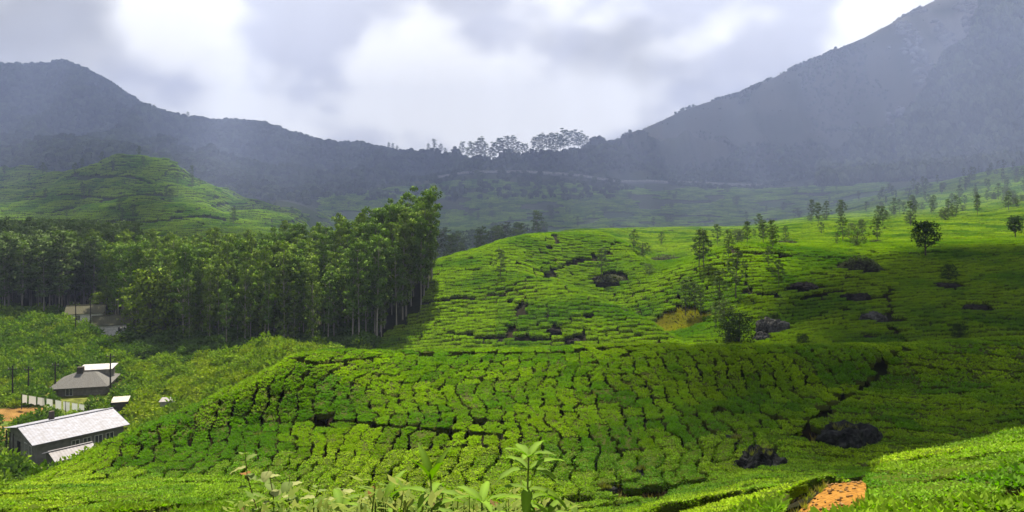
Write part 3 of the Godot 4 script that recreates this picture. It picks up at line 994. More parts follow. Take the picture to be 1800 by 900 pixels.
# ---------------------------------------------------------------- trees
func tree_meshes(sd: int, kind: String) -> Array:
	# unit of height: 10 m; returns trunk mesh and crown mesh
	rng.seed = sd
	var p: Dictionary = {
		"gum": {"b": 0.3, "r": 1.0, "n": 28, "leaf": 74, "ls": 0.24, "cr": 0.52, "tr": 0.085, "top": 1.0, "c": Color(0.068, 0.118, 0.021), "bark": Color(0.42, 0.39, 0.34)},
		"gum_low": {"b": 0.14, "r": 0.95, "n": 34, "leaf": 66, "ls": 0.24, "cr": 0.5, "tr": 0.08, "top": 1.0, "c": Color(0.085, 0.13, 0.020), "bark": Color(0.42, 0.39, 0.34)},
		"fir": {"b": 0.3, "r": 1.1, "n": 30, "leaf": 40, "ls": 0.30, "cr": 0.6, "tr": 0.09, "top": 1.0, "c": Color(0.066, 0.10, 0.036), "bark": Color(0.30, 0.28, 0.25)},
		"oak": {"b": 0.30, "r": 1.9, "n": 30, "leaf": 34, "ls": 0.34, "cr": 0.6, "tr": 0.12, "top": 1.0, "c": Color(0.055, 0.085, 0.024), "bark": Color(0.15, 0.13, 0.11)},
		"bushy": {"b": 0.18, "r": 3.6, "n": 36, "leaf": 30, "ls": 0.5, "cr": 1.2, "tr": 0.16, "top": 0.9, "c": Color(0.06, 0.085, 0.03), "bark": Color(0.14, 0.12, 0.1)},
		"dark": {"b": 0.14, "r": 4.2, "n": 46, "leaf": 40, "ls": 0.46, "cr": 1.35, "tr": 0.22, "top": 0.9, "c": Color(0.022, 0.036, 0.012), "bark": Color(0.07, 0.06, 0.05)},
		"round": {"b": 0.36, "r": 2.7, "n": 46, "leaf": 46, "ls": 0.42, "cr": 1.0, "tr": 0.2, "top": 0.95, "c": Color(0.026, 0.048, 0.012), "bark": Color(0.1, 0.08, 0.06)},
		"broad": {"b": 0.16, "r": 3.1, "n": 60, "leaf": 44, "ls": 0.40, "cr": 1.05, "tr": 0.17, "top": 0.95, "c": Color(0.11, 0.16, 0.015), "bark": Color(0.16, 0.14, 0.1)},
		"wisp": {"b": 0.45, "r": 1.9, "n": 20, "leaf": 20, "ls": 0.42, "cr": 0.75, "tr": 0.09, "top": 1.0, "c": Color(0.035, 0.05, 0.022), "bark": Color(0.25, 0.23, 0.22)},
		}[kind]
	var tb := MB.new()
	var cb := MB.new()
	var pts := []
	var rad := []
	var lean := Vector3(rng.randf_range(-0.35, 0.35), 0, rng.randf_range(-0.35, 0.35))
	for k in 7:
		var f := k / 6.0
		pts.append(Vector3(0, f * 9.6, 0) + lean * f * f + Vector3(rng.randf_range(-1, 1), 0, rng.randf_range(-1, 1)) * 0.08 * f)
		rad.append(p.tr * (1.0 - 0.82 * f) * (1.35 if k == 0 else 1.0))
	pts[0].y = -0.6
	tb.tube(pts, rad, 6, p.bark)
	for k in p.n:
		var f: float = p.b + (p.top - p.b) * pow((k + 0.5) / p.n, 0.85)
		var g: float = (f - p.b) / (1.0 - p.b)
		var reach: float
		match kind:
			"gum", "gum_low", "fir", "wisp":
				reach = p.r * (0.42 + 0.75 * sin(PI * pow(g, 0.7) * 0.86)) * rng.randf_range(0.25, 1.0)
			"oak":
				reach = p.r * (0.35 + 0.8 * sin(PI * pow(g, 0.8))) * rng.randf_range(0.2, 1.0)
			_:
				reach = p.r * sqrt(maxf(0.05, 1.0 - pow(g * 1.9 - 0.9, 2.0))) * sqrt(rng.randf())
		var th: float = k * 2.4 + rng.randf_range(-0.5, 0.5)
		var stem := Vector3(0, f * 9.6, 0) + lean * f * f
		var c := stem + Vector3(cos(th), 0, sin(th)) * reach
		c.y += rng.randf_range(-0.2, 0.4)
		var root := Vector3(0, maxf(f * 9.6 - reach * 0.8 - 0.2, 0.5), 0) + lean * f * f
		if reach > 0.25:
			tb.tube([root, root.lerp(c, 0.6) + Vector3(0, -0.1, 0), c], [p.tr * 0.3, p.tr * 0.2, p.tr * 0.08], 3, p.bark, false)
		var tone := rng.randf_range(0.75, 1.3)
		var cr: float = p.cr * rng.randf_range(0.7, 1.25)
		for j in p.leaf:
			var dir := Vector3(rng.randfn(), rng.randfn() * 0.8 + 0.25, rng.randfn()).normalized()
			var q := c + dir * cr * pow(rng.randf(), 0.45) * Vector3(1, 0.72, 1)
			var d := (dir * 0.6 + Vector3(rng.randf_range(-1, 1), rng.randf_range(-1, 0.6), rng.randf_range(-1, 1))).normalized()
			var side := d.cross(Vector3(rng.randf_range(-1, 1), rng.randf_range(-1, 1), rng.randf_range(-1, 1))).normalized()
			var l: float = p.ls * rng.randf_range(0.7, 1.3)
			cb.leaf(q - d * l * 0.5, d, side, l, l * 0.62, p.c * tone * rng.randf_range(0.8, 1.25), ((q - c).normalized() * 0.7 + (c - stem).normalized() * 0.3 + Vector3(0, 0.25, 0)).normalized())
	return [tb.mesh(M.bark), cb.mesh(M.tree_leaf)]

func tree_pair(called: String, pair: Array) -> Node3D:
	var o := Node3D.new()
	obj("trunk", pair[0], o)
	obj("crown", pair[1], o)
	return o

func both(pair: Array) -> ArrayMesh:
	var m := ArrayMesh.new()
	for k in 2:
		m.add_surface_from_arrays(Mesh.PRIMITIVE_TRIANGLES, pair[k].surface_get_arrays(0))
		m.surface_set_material(k, pair[k].surface_get_material(0))
	return m

func plant_tree(called: String, proto: Node3D, p: Vector2, tall: float, label: String, group := "", wide := 1.0) -> void:
	var o := proto.duplicate()
	o.name = numbered(called)
	add_child(o)
	var s := tall / 10.0
	o.transform = Transform3D(Basis(Vector3.UP, rng.randf() * TAU).scaled_local(Vector3(s * wide, s, s * wide)), on(p))
	tag(o, label, "tree", group)

var grove_edge := PackedVector2Array([Vector2(-108.7, -186), Vector2(-94.81, -180), Vector2(-74.03, -152), Vector2(-56.75, -138), Vector2(-40.61, -134), Vector2(-24.76, -132), Vector2(-19.91, -138), Vector2(-16.53, -145), Vector2(-15.96, -158), Vector2(-17.1, -173), Vector2(-38.53, -178), Vector2(-63.72, -184), Vector2(-89.11, -190), Vector2(-109.67, -190)])
func in_grove(p: Vector2) -> bool:
	return Geometry2D.is_point_in_polygon(p, grove_edge)

func grove_label(p: Vector2) -> String:
	var u := p.x / -p.y
	var row := "in the front ranks" if -p.y < lerpf(152.0, 138.0, smoothstep(-0.4942, -0.3030, u)) else ("at the back" if -p.y > 168.0 else "in the middle ranks")
	var side := "by the tea hill" if u > -0.1876 else ("left of its middle" if u < -0.3463 else "near its middle")
	if u < -0.4834:
		side = "at its left end"
	return "tall slender eucalyptus %s of the grove, %s" % [row, side]

func wood_label(p: Vector2) -> String:
	var u := p.x / -p.y
	return "dark tall tree in the shaded wood, %s, %s" % ["at the left edge of the view" if u < -0.5988 else ("behind the farmhouses" if u > -0.5556 else "between the view's edge and the farmhouses"), "front ranks" if -p.y < 190.0 else "back ranks"]

func trees() -> void:
	var gums := []
	for k in 7:
		gums.append(tree_pair("tree", tree_meshes(900 + k, "gum" if k % 3 else "gum_low")))
	var firs := []
	var fir_pairs := []
	for k in 5:
		fir_pairs.append(tree_meshes(950 + k, "fir"))
		firs.append(tree_pair("tree", fir_pairs[k]))
	# the grove
	rng.seed = 77
	var spots := []
	var x := -118.0
	while x < -8.0:
		var z := -200.0
		while z < -128.0:
			var p := Vector2(x + rng.randf_range(-1.1, 1.1), z + rng.randf_range(-1.1, 1.1))
			if in_grove(p):
				spots.append(p)
			z += 2.75
		x += 2.9
	spots.sort_custom(func(a, b): return a.y > b.y)
	print("grove ", spots.size())
	# the front and the rim of the grove show most; the trees deep inside are one mass
	var rest := []
	var made := 0
	for p in spots:
		var tall := 14.5 + rng.randf_range(-4.0, 4.0) + 3.0 * smoothstep(-0.2453, -0.1154, p.x / -p.y)
		if made < 300:
			made += 1
			plant_tree("eucalyptus_tree", gums[rng.randi() % 7], p, tall, grove_label(p), "eucalyptus trees of the grove", rng.randf_range(0.72, 1.0))
		else:
			rest.append(Transform3D(Basis(Vector3.UP, rng.randf() * TAU).scaled(Vector3.ONE * tall / 10.0), on(p)))
	if rest.size():
		tag(scatter("eucalyptus_trees", both([gums[0].get_child(0).mesh, gums[0].get_child(1).mesh]), rest, PackedColorArray()), "deeper mass of the eucalyptus grove at its back", "trees", "", "stuff")
	# the dark wood at the left
	rng.seed = 78
	rest = []
	made = 0
	spots = []
	x = -175.0
	while x < -75.0:
		var z := -262.0
		while z < -168.0:
			var p := Vector2(x + rng.randf_range(-1.5, 1.5), z + rng.randf_range(-1.5, 1.5))
			var u := p.x / -p.y
			if u < -0.4791 and u > -0.76 and not in_grove(p) and (p.y < -176.0 or u < -0.5700):
				spots.append(p)
			z += 3.9
		x += 3.9
	spots.sort_custom(func(a, b): return a.y > b.y)
	print("wood ", spots.size())
	for p in spots:
		var tall := 16.5 + rng.randf_range(-2.5, 2.5)
		if made < 230 and absf(p.x / -p.y) < 0.67:
			made += 1
			plant_tree("forest_tree", firs[rng.randi() % 5], p, tall, wood_label(p), "trees of the shaded wood", rng.randf_range(1.0, 1.3))
		else:
			rest.append(Transform3D(Basis(Vector3.UP, rng.randf() * TAU).scaled(Vector3.ONE * tall / 10.0), on(p)))
	tag(scatter("forest", both(fir_pairs[0]), rest, PackedColorArray()), "far part of the shaded wood at the left", "forest", "", "stuff")
	# single trees
	var protos := {}
	var flip := 0
	for s in [
		[-2.24, -155.37, 5.6, "oak", "slender young tree alone on the terraced tea hill above the dirt bank"],
		[19.95, -176.1, 6.1, "oak", "thin tree rising from the dark hollow behind the tea spur"],
		[29.3, -190.65, 5.09, "oak", "small tree on the bright field left of the scrub mound"],
		[51.47, -271.22, 4.89, "oak", "small tree behind the grey scrub mound"],
		[29.83, -170.85, 2.59, "bushy", "low bushy tree below the grey scrub mound"],
		[38.22, -161.02, 7.2, "oak", "left one of two slender trees on the crest left of the hill path"],
		[38.89, -159.94, 7.39, "oak", "right one of two slender trees on the crest left of the hill path"],
		[65.21, -250.37, 6.5, "oak", "tree on the bright field above the hill path"],
		[44.39, -161.92, 4.67, "oak", "small tree standing on the hill path"],
		[71.37, -249.17, 4.67, "bushy", "bluish bushy tree at the far end of the bright field"],
		[97.04, -309.2, 6.92, "oak", "pale round tree before the grey valley"],
		[41.11, -144.98, 7.85, "oak", "tall thin tree halfway down the sunlit contour rows"],
		[50.56, -155.71, 4.27, "oak", "pale tree at the top of the contour rows with a dark shadow"],
		[49.18, -145.34, 5.03, "oak", "dark slender tree at the shade edge of the contour rows"],
		[31.87, -144.81, 6.06, "oak", "left tree of the row above the yellow grass"],
		[33.49, -144.16, 5.3, "oak", "second tree of the row above the yellow grass"],
		[34.17, -142.64, 4.94, "oak", "reddish thin tree above the yellow grass"],
		[37.39, -142.38, 6.78, "oak", "tallest tree of the row above the yellow grass"],
		[33.42, -115.8, 6.6, "dark", "big dark tree in the hollow beside the bare rocks"],
		[32.26, -117.03, 5.07, "dark", "smaller dark tree at the left of the bare rocks"],
		[41.47, -124.95, 3.61, "dark", "dark bushy tree behind the bare rocks"],
		[41.39, -112.04, 2.75, "dark", "low dark tree at the foot of the shaded tea hill"],
		[85.65, -163.29, 7.07, "round", "round dark tree standing alone on the hill crest"],
		[78.78, -142.17, 4.31, "dark", "dark spreading tree beside a rock on the shaded slope"],
		[61.3, -108.1, 3.43, "dark", "dark bushy tree low on the shaded slope"],
		[79.07, -180.54, 4.69, "bushy", "feathery tree on the crest above the dark scrub"],
		[130.49, -204.37, 5.75, "round", "dark tree at the right end of the bright strip"],
		[-66.73, -145.66, 11.56, "broad", "broad yellow-green tree in front of the eucalyptus grove"],
		[-63.44, -144.62, 10.12, "broad", "yellow-green tree at the right of the broad one by the grove"],
		[-57.87, -144.51, 4.17, "broad", "small light green tree at the foot of the grove"],
		[-44.64, -142.23, 4.62, "broad", "small yellowish tree before the dark grove trunks"],
		[-87.18, -166.66, 4.81, "broad", "small pale tree behind the white farmhouse"],
		[-79.19, -164.32, 4.15, "broad", "small tree right of the farmhouse with the mossy roof"]]:
		var kind: String = s[3] + str(flip % 3)
		flip += 1
		if not protos.has(kind):
			protos[kind] = tree_pair("tree", tree_meshes(1200 + protos.size() * 7, s[3]))
		plant_tree("tree", protos[kind], Vector2(s[0], s[1]), s[2] * (0.92 if s[3] == "dark" else 1.2), s[4], "", 0.95 if s[3] == "dark" else 1.15)
	# trees dotted over the right hillside and the bright strip
	rng.seed = 79
	var dots := []
	for k in 3:
		dots.append(tree_pair("tree", tree_meshes(1300 + k, "oak")))
		dots.append(tree_pair("tree", tree_meshes(1310 + k, "bushy")))
	made = 0
	var tries := 0
	while made < 140 and tries < 8000:
		tries += 1
		var d := rng.randf_range(262.0, 640.0)
		var u := rng.randf_range(0.3102, 0.6710)
		var p := Vector2(u * d, -d)
		var t := zone(p.x, p.y)
		var lot := smoothstep(0.3319, 0.5051, u) * (0.35 if t < 13.6 else 1.0) if t > 13.1 else 0.0
		if t > 14.1 and u < 0.4329:
			lot = 0.0
		if t < 16.6 and rng.randf() < lot:
			made += 1
			var far: bool = t > 14.2
			var b := rng.randf() < 0.3
			plant_tree("hillside_tree", dots[(rng.randi() % 3) * 2 + (1 if b else 0)], p, rng.randf_range(4.0, 6.5) if b else rng.randf_range(6.5, 11.0),
				"small tree dotting the hazy green hillside at the right" if far else "small tree in the loose row along the bright strip of tea", "trees dotted over the right hillside" if far else "trees along the bright strip")
	# dim trees in the deep valley behind the bright crest
	var wisps := []
	for k in 4:
		wisps.append(tree_pair("tree", tree_meshes(1400 + k, "wisp")))
	for k in 46:
		var d := rng.randf_range(330.0, 520.0)
		var u := rng.randf_range(-0.0952, 0.0433)
		plant_tree("valley_tree", (firs if k % 3 else wisps)[k % 4], Vector2(u * d, -d), rng.randf_range(14.0, 22.0), "dim tree in the deep valley behind the bright tea crest", "trees in the deep valley", 1.2)
	tries = 0
	made = 0
	while made < 18 and tries < 900:
		tries += 1
		var d := rng.randf_range(125.0, 300.0)
		var u := rng.randf_range(0.1587, 0.4762)
		var t := zone(u * d, -d)
		if t < 10.4 or t > 13.9 or not off_path(Vector2(u * d, -d), 0.5) or (t < 12.2 and rng.randf() < 0.55):
			continue
		made += 1
		plant_tree("shade_tree", dots[(made % 3) * 2 + (1 if made % 4 == 0 else 0)], Vector2(u * d, -d), rng.randf_range(3.5, 7.5), "slender shade tree among the tea rows of the middle right hills", "shade trees of the middle hills", 1.2)
	for k in 40:
		var d := rng.randf_range(360.0, 540.0)
		var u := rng.randf_range(-0.66, -0.2670)
		if zone(u * d, -d) < 16.3:
			plant_tree("hill_tree", dots[(k % 3) * 2], Vector2(u * d, -d), rng.randf_range(5.0, 10.0), "small dim tree on the hazy rounded hills at the left", "trees on the left hills")
	for k in 60:
		var d := rng.randf_range(560.0, 860.0)
		var u := rng.randf_range(-0.0722, 0.4329)
		plant_tree("terrace_tree", dots[(k % 3) * 2 + (k % 2)], Vector2(u * d, -d), rng.randf_range(6.0, 11.0), "dim tree on the shaded terraces below the road", "trees on the shaded terraces")
	# trees on the skyline of the saddle
	var sky := [[-0.0635, 20], [-0.0563, 18], [-0.0505, 24], [-0.0447, 22], [-0.0390, 26], [-0.0339, 22], [-0.0274, 18], [-0.0224, 26], [-0.0166, 28], [-0.0115, 20], [-0.0051, 22], [0.0014, 24], [0.0079, 20], [0.0130, 18], [0.0180, 16], [0.0274, 20], [0.0332, 22], [0.0382, 24], [0.0440, 22], [0.0491, 26], [0.0556, 26], [0.0613, 28], [0.0657, 30], [0.0714, 28], [0.0786, 30], [0.0844, 28], [0.0895, 24], [0.0945, 16], [-0.1061, 12], [-0.0981, 16], [-0.0902, 14], [-0.0844, 12], [-0.1566, 12], [-0.1457, 10], [-0.1515, 12], [-0.4113, 12], [-0.4545, 11]]
	for s in sky:
		var u: float = s[0]
		var d := 700.0
		var best := 0.0
		var high := -9.0
		while d < 1400.0:
			var sl := height(u * d, -d) / d
			if sl > high:
				high = sl
				best = d
			d += 6.0
		plant_tree("ridge_tree", (gums if sky.find(s) % 3 else firs)[rng.randi() % 4], Vector2(u * best, -best), s[1] * 1.05, "thin tree standing against the sky on the saddle" if u > -0.07 else "thin tree standing against the sky on the left ridge", "trees on the skyline of the saddle" if u > -0.07 else "trees on the left ridge", 1.7)
	mountain_woods(fir_pairs)

func puff(sd: int, leaves: int, r: float, ls: float) -> ArrayMesh:
	rng.seed = sd
	var cb := MB.new()
	for k in leaves:
		var dir := Vector3(rng.randfn(), rng.randfn() * 0.8 + 0.3, rng.randfn()).normalized()
		var q := Vector3(0, r * 1.0, 0) + dir * r * rng.randf_range(0.7, 1.05) * Vector3(1, 0.9, 1)
		var d := dir.cross(Vector3(rng.randf_range(-1, 1), rng.randf_range(-1, 1), rng.randf_range(-1, 1))).normalized()
		cb.leaf(q - d * ls * 0.5, d, d.cross(dir + Vector3(rng.randf_range(-0.6, 0.6), 0, 0)).normalized(), ls, ls * 0.7, Color.WHITE * rng.randf_range(0.7, 1.3), dir)
	return cb.mesh(M.tree_leaf)

func mountain_woods(fir_pairs: Array) -> void:
	var pm := [puff(61, 90, 3.0, 1.8), puff(62, 90, 3.0, 1.8), puff(63, 90, 3.2, 1.8)]
	rng.seed = 81
	var kinds := [["forest", "dark forest over the left mountain and its foothills", [], PackedColorArray()], ["forest", "tall hazy forest on the lower flank of the right mountain", [], PackedColorArray()], ["shrubs", "low scrub on the grassy upper flank of the right mountain", [], PackedColorArray()], ["rocks", "pale rock outcrops high on the right mountain", [], PackedColorArray()]]
	for k in 60000:
		var d := rng.randf_range(640.0, 1300.0)
		var u := rng.randf_range(-0.74, 0.74)
		var p := Vector2(u * d, -d)
		var t := zone(p.x, p.y)
		if t < 17.0 or t > 20.06:
			continue
		var w := 0
		var s := 1.0
		var want := 0.0
		if u > 0.1371:
			# the wood on the lower right flank, the heath above it
			var rim := 19.0 + 0.62 * smoothstep(0.3968, 0.6494, u) + 0.12 * n1.get_noise_2d(p.x * 0.3, p.y * 0.3)
			if u > 0.3896 and t > 17.3 and t < rim:
				want = 1.0
				w = 1
				s = rng.randf_range(1.0, 2.0)
			elif t > 18.3 and t < 19.1:
				want = 0.8
				s = rng.randf_range(0.6, 1.1)
			elif t > 19.1:
				want = 0.05
				w = 2
				s = rng.randf_range(0.2, 0.4)
				# trees keep to the gullies, rock breaks out further right
				if n1.get_noise_2d(p.x * 0.16, p.y * 0.07) > 0.09:
					want = 0.75
					w = 0
					s = rng.randf_range(0.35, 0.85)
				elif u > 0.4762 and n2.get_noise_2d(p.x * 0.5, p.y * 0.22) > 0.14:
					want = 0.7
					w = 3
					s = rng.randf_range(0.6, 1.8)
			elif t > 17.5 and n2.get_noise_2d(p.x * 0.3, p.y * 0.3) > 0.15:
				want = 0.4
				s = rng.randf_range(0.5, 0.9)
		elif u < -0.1876:
			want = smoothstep(17.0, 18.4, t) * (1.0 if t > 18.3 else 0.8)
			s = rng.randf_range(0.7, 1.5)
		else:
			want = 1.0 if t > 18.6 else (0.8 if t > 18.3 else 0.12)
			s = rng.randf_range(0.6, 1.2)
		if t > 19.9 and u < -0.0722:
			s *= 0.8
		if rng.randf() > want:
			continue
		var bs := Basis(Vector3.UP, rng.randf() * TAU).scaled(Vector3(s, s * rng.randf_range(0.9, 1.5) * (1.5 if w == 1 else 1.0), s))
		kinds[w][2].append(Transform3D(bs, on(p, -1.0 * s)))
		var tone := rng.randf_range(0.6, 1.35) * (1.0 + 0.4 * n1.get_noise_2d(p.x * 0.4, p.y * 0.4))
		kinds[w][3].append(Color(0.42, 0.41, 0.40) * rng.randf_range(0.7, 1.2) if w == 3 else Color(0.052, 0.072, 0.030) * tone if w != 1 else Color(0.085, 0.105, 0.05) * tone)
	var rk := MB.new()
	lump(rk, Vector3(0, 0.6, 0), Vector3(4.2, 2.0, 2.6), 6, 9, 0.9)
	pm.append(rk.mesh(M.wall_stone))
	for w in 4:
		tag(scatter(kinds[w][0], pm[w], kinds[w][2], kinds[w][3]), kinds[w][1], kinds[w][0], "", "stuff")
		print(kinds[w][0], " ", kinds[w][2].size())

# ---------------------------------------------------------------- paths and bare patches
func paths() -> void:
	keep_off([Vector2(-10.79, -41.55), Vector2(-8.27, -40.95), Vector2(-5.78, -40.03), Vector2(-2.84, -39.41), Vector2(0, -38.11)], 0.16)
	keep_off([Vector2(-14.8, -47.7), Vector2(-12.11, -46.62), Vector2(-10.01, -49.57), Vector2(-7.39, -51.24)], 0.22)
	keep_off([Vector2(-11.31, -52.27), Vector2(-7.53, -52.17), Vector2(-3.79, -52.48), Vector2(1.13, -52.32), Vector2(4.54, -52.42), Vector2(8.31, -52.34), Vector2(13.31, -52.7)], 0.24)
	keep_off([Vector2(12.99, -36), Vector2(15.58, -40), Vector2(20.13, -45), Vector2(25.39, -51)], 0.13)
	keep_off(dirt_line, 0.54)
	keep_off([Vector2(-17.59, -147.76), Vector2(-10.54, -146.03), Vector2(-4.19, -145.3), Vector2(4.13, -143.22)], 0.5)
	keep_off([Vector2(3.28, -151.75), Vector2(8.18, -174.49), Vector2(14.48, -182.49), Vector2(21.38, -185.16), Vector2(30.11, -203.59)], 0.5)
	keep_off([Vector2(10.81, -197.16), Vector2(9.79, -188.5), Vector2(9, -183.5)], 0.35)
	keep_off([Vector2(-0.82, -141.74), Vector2(1.48, -136.72), Vector2(1.92, -133.06), Vector2(0.47, -130.47), Vector2(-0.18, -126.76)], 0.35)
	keep_off([Vector2(-11.44, -132.11), Vector2(-6.51, -128.9), Vector2(0, -125.85), Vector2(8.83, -122.4)], 0.35)
	keep_off([Vector2(44.96, -184.38), Vector2(47.57, -164.84), Vector2(57.06, -164.77), Vector2(68.17, -162.9)], 0.6)
	keep_off([Vector2(59.84, -150.81), Vector2(65.07, -145.46), Vector2(66.09, -138.78), Vector2(61.94, -128.91), Vector2(56.8, -119.29), Vector2(54.14, -107.19)], 0.45)
	keep_off([Vector2(77.41, -170.3), Vector2(84.33, -166.98), Vector2(94.77, -168.4), Vector2(102.61, -158.03)], 0.5)
	keep_off([Vector2(43.21, -146.08), Vector2(49.51, -137.23), Vector2(57.21, -139.12)], 0.6)
	keep_off([Vector2(29.14, -336.53), Vector2(46.62, -323.07), Vector2(77.63, -358.67), Vector2(95.34, -307.3)], 0.8)
	keep_off([Vector2(81.8, -263.66), Vector2(79.25, -211.24), Vector2(99.01, -221.34), Vector2(126.33, -236.61), Vector2(153.68, -242.04)], 0.8)
	for l in [[Vector2(-267.79, -482.02), Vector2(-223.7, -462.76), Vector2(-198.04, -457.47), Vector2(-191.96, -511.64)], [Vector2(-275.43, -443.89), Vector2(-237.53, -433.17), Vector2(-182.61, -421.84)], [Vector2(-211.49, -380.68), Vector2(-173.27, -375.24), Vector2(-137.22, -396.23)], [Vector2(-234.81, -406.81), Vector2(-220.07, -423.64), Vector2(-191.37, -442.07)]]:
		keep_off(l, 2.2)
	for s in rocks_far:
		shun_disc.append([s[0], s[1] * 0.95])
	for s in rocks_near:
		shun_disc.append([s[0], s[1] * 0.75])
	for s in mounds:
		shun_disc.append([s[0], s[1]])
	shun_disc.append([Vector2(29.88, -142.79), 5.0])

var dirt_line := [Vector2(3.06, -8), Vector2(4.1, -10.4), Vector2(5.44, -13), Vector2(6.82, -15.6)]
var rocks_near := [
	[Vector2(15.28, -35.9), 1.6, 1.3, "largest dark boulder in the gully behind the dirt path"],
	[Vector2(10.19, -32.46), 1.2, 1.2, "dark lichened boulder with grass on top left of the dirt path"],
	[Vector2(5.39, -33.66), 0.6, 0.8, "blocky dark boulder among the loose tea bushes"],
	[Vector2(3.76, -32.19), 0.6, 0.65, "rounded mossy boulder beside the blocky one"],
	[Vector2(10.3, -36.06), 0.6, 0.75, "small dark boulder at the foot of the near slope"],
	[Vector2(-12.73, -40.11), 0.5, 0.6, "small glinting rock between the tea bushes at the left"],
	[Vector2(1.43, -39.7), 0.55, 0.4, "low dark rock in the hollow of the near slope"],
	[Vector2(2.32, -37.9), 0.45, 0.4, "dark rock at the lower edge of the hollow"],
	[Vector2(0.13, -37.16), 0.4, 0.32, "small rock half under the tea bushes by the hollow"],
	[Vector2(2.92, -35.21), 0.55, 0.4, "flat dark rock below the hollow"]]
var rocks_far := [
	[Vector2(53.44, -143.83), 2.6, 1.5, "dark rock hump on the shaded tea hill, upper left"],
	[Vector2(58.78, -134.67), 2.7, 1.4, "brown rock hump in the middle of the shaded tea hill"],
	[Vector2(56.34, -122.96), 2.0, 1.4, "pale rock hump on the shaded tea hill"],
	[Vector2(51, -111.86), 1.5, 0.9, "small rock low on the shaded tea hill"],
	[Vector2(76.68, -138.38), 2.4, 1.2, "dark rock under the spreading tree on the shaded slope"],
	[Vector2(73.35, -124.59), 2.2, 1.2, "dark rock low on the right of the shaded slope"],
	[Vector2(40.09, -122.93), 2.2, 3.0, "tall pale rock between the dark trees of the hollow"],
	[Vector2(41.51, -122.94), 1.7, 2.2, "lower pale rock beside the tall one in the hollow"],
	[Vector2(37.51, -118.71), 1.5, 1.6, "small pale rock before the tall one in the hollow"],
	[Vector2(6.82, -126.12), 1.3, 1.0, "dark rock at the foot of the middle tea hill"],
	[Vector2(9.69, -122.11), 1.2, 0.9, "grey rock at the foot of the middle tea hill"],
	[Vector2(-1.82, -126.06), 1.0, 0.8, "small rock low on the middle tea hill"],
	[Vector2(19.68, -174.85), 2.0, 1.4, "grey rock in the dark hollow behind the spur"],
	[Vector2(14.39, -189.92), 0.9, 0.8, "tiny dark rock on the bright upper field"]]
var mounds := [
	[Vector2(41.91, -215.16), 5.4, 2.6, "grey scrub mound in the middle of the bright tea"],
	[Vector2(68.8, -155.82), 4.2, 3.0, "dark scrub-covered outcrop on the crest of the shaded hill"],
	[Vector2(67.6, -194), 4.0, 1.6, "low dark scrub island in the bright strip"],
	[Vector2(21.92, -173.62), 3.4, 1.6, "dark rounded scrub in the hollow behind the spur"],
	[Vector2(91.07, -197.23), 3.0, 1.2, "small scrub island in the bright strip"]]

func boulder(called: String, p: Vector2, r: float, tall: float, col: Color, label: String, res := 16) -> void:
	var mb := MB.new()
	var s0 := rng.randf() * 300.0
	var rows := res
	var cols := res * 3 / 2
	var q := Vector3(rng.randf_range(0.8, 1.15), 1, rng.randf_range(0.75, 1.0))
	for j in rows + 1:
		var th := PI * j / rows
		for k in cols:
			var ph := TAU * k / cols
			var d := Vector3(sin(th) * cos(ph), cos(th), sin(th) * sin(ph))
			# squared-off, broken faces
			var crag := 1.0 - absf(n2.get_noise_3d(d.x * 34.0 + s0, d.y * 34.0, d.z * 34.0)) * 2.0
			var e := pow(pow(absf(d.x), 3.5) + pow(absf(d.y), 3.5) + pow(absf(d.z), 3.5), -1.0 / 3.5)
			var o := 0.86 * e * (1.0 + 0.42 * n1.get_noise_3d(d.x * 20.0 + s0, d.y * 16.0, d.z * 16.0) + 0.16 * n1.get_noise_3d(d.x * 70.0, d.y * 70.0 + s0, d.z * 70.0) + 0.05 * crag)
			mb.vert(Vector3(d.x * r * o * q.x, d.y * tall * o, d.z * r * o * q.z), d, col * (1.0 + 0.9 * n2.get_noise_3d(d.x * 40.0, d.y * 40.0 + s0, d.z * 40.0)))
	for j in rows:
		for k in cols:
			var k2 := (k + 1) % cols
			mb.quad(j * cols + k, j * cols + k2, (j + 1) * cols + k2, (j + 1) * cols + k)
	# broken faces: each keeps its own plane
	var fb := MB.new()
	for k in range(0, mb.i.size(), 3):
		var q0 := mb.v[mb.i[k]]
		var q1 := mb.v[mb.i[k + 1]]
		var q2 := mb.v[mb.i[k + 2]]
		if (q1 - q0).cross(q2 - q0).length() > 1e-7:
			fb.flat([q0, q1, q2], (q0 + q1 + q2) / 3.0, mb.c[mb.i[k]])
	mb = fb
	var o := obj(called, mb.mesh(M.rock))
	o.position = on(p, tall * 0.02)
	o.rotation.y = rng.randf() * TAU
	tag(o, label, "boulder", "")

